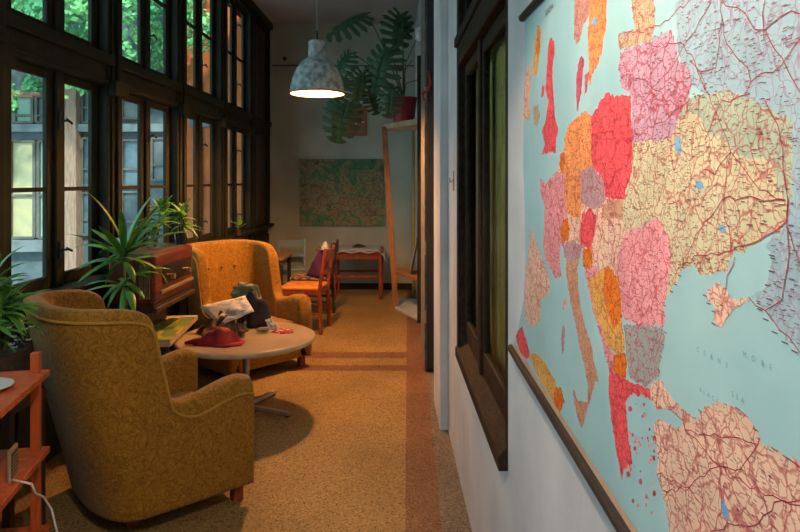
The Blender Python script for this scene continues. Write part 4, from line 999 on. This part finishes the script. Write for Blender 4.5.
for (x0, x1, y0, y1, m_) in ((8, 32, 141, 238, 'blind'), (36, 52, 141, 238, 'mint'), (80, 96, 138, 188, 'bluepane'), (80, 96, 193, 235, 'bluepane'), (80, 96, 80, 122, 'bluepane'), (12, 30, 96, 122, 'mint'), (34, 50, 96, 122, 'palestone'),
                            (-20, 6, 141, 236, 'blind'), (120, 139, 140, 186, 'bluepane'), (120, 139, 192, 240, 'greywall'), (150, 168, 138, 180, 'palestone'), (-60, -25, 141, 236, 'mint'), (120, 140, 70, 118, 'palestone')):
    w = MB().box(fx(x0), 0.08, fz(y1), fx(x1), 0.125, fz(y0)).build('window', M[m_], bd)
    b = MB()
    for xa in (x0, x1): b.box(fx(xa) - 0.02, 0.04, fz(y1), fx(xa) + 0.02, 0.12, fz(y0))
    for yb_ in (y0, y1, (y0 + y1) / 2 + 6): b.box(fx(x0), 0.045, fz(yb_) - 0.015, fx(x1), 0.12, fz(yb_) + 0.015)
    b.build('window_frame', M['winframe'], w)
MB().box(fx(200) , -0.03, -0.5, fx(203), 0.02, 5.0).build('downpipe', M['greywall'], bd)
MB().box(fx(190) , -0.03, fz(127), fx(216), 0.02, fz(108)).build('shutter_box', M['greywall'], bd)
o = MB().box(-12, -3, -1.2, -2.2, 9.1, -1.0).build('courtyard_ground', M['greywall']); tag(o, kind='structure')
# ivy: leaves scattered in an irregular volume above the gallery
rr = random.Random(12); b = MB()
M['ivy'] = mat('sunlit_ivy_leaf', (0.26, 0.62, 0.20), (0.08, 0.36, 0.16), 1.8, 0.5)
cl = []
for i in range(60): cl.append((rr.uniform(-7.0, -3.3), rr.uniform(7.3, 8.5), rr.uniform(2.95, 5.8), rr.uniform(.25, .5)))
for i in range(14): cl.append((rr.uniform(-3.3, -2.7), rr.uniform(7.6, 8.4), rr.uniform(3.3, 5.6), rr.uniform(.2, .35)))
for i in range(7): cl.append((rr.uniform(-6, -4.8), rr.uniform(7.9, 8.4), rr.uniform(2.45, 2.8), rr.uniform(.12, .22)))
for (x, y, z, r_) in cl:
    for j in range(int(260 * r_ / 0.4)):
        d = Vector((rr.gauss(0, 1), rr.gauss(0, 1), rr.gauss(0, 1))).normalized() * r_ * rr.uniform(.4, 1)
        if y + d.y > YF - 0.1: continue
        p = Vector((x, y, z)) + d; s_ = rr.uniform(.025, .05)
        u = Vector((rr.gauss(0, 1), rr.gauss(0, .5), rr.gauss(0, 1))).normalized(); v = u.cross(Vector((rr.gauss(0, 1), -1, rr.gauss(0, .8)))).normalized()
        b.add([p - u * s_, p + v * s_ * .7, p + u * s_ * 1.1, p - v * s_ * .7], [(0, 1, 2, 3)])
o = b.build('climbing_ivy', M['ivy']); tag(o, 'bright green climbing ivy covering the courtyard wing outside', 'ivy', kind='stuff')

# ------------------------------------------------------------------ world + sun
wd = bpy.data.worlds.new('sky'); S.world = wd; wd.use_nodes = True
nt = wd.node_tree; bg = nt.nodes['Background']
sky = N(nt, 'ShaderNodeTexSky', sky_type='HOSEK_WILKIE'); sky.turbidity = 5; sky.sun_direction = Vector((0.5, -0.6, 0.62)).normalized()
mxw = N(nt, 'ShaderNodeMix', data_type='RGBA'); mxw.inputs[0].default_value = 0.55; mxw.inputs[7].default_value = (0.62, 0.86, 1.0, 1)
nt.links.new(sky.outputs[0], mxw.inputs[6]); nt.links.new(mxw.outputs[2], bg.inputs[0]); bg.inputs[1].default_value = 4.5
sun = lampobj('sun', 'SUN', (0, 0, 8), 4.0, (1.0, 0.97, 0.88), angle=R(3))
sun.rotation_euler = Vector((0.45, -0.75, 0.75)).to_track_quat('Z', 'Y').to_euler()

# ------------------------------------------------------------------ camera
cam = bpy.data.cameras.new('camera'); co = bpy.data.objects.new('camera', cam); COL.objects.link(co); S.camera = co
co.location = (0, 0, EYE); co.rotation_euler = (R(90), 0, 0)
cam.sensor_width = 36; cam.sensor_fit = 'HORIZONTAL'; cam.lens = 36 * FPX / 800
cam.shift_x = -(CX - 400) / 800; cam.shift_y = -(266 - CY) / 800; cam.clip_start = 0.05
S.view_settings.view_transform = 'Standard'; S.view_settings.look = 'None'; S.view_settings.gamma = 1; S.view_settings.exposure = -0.12
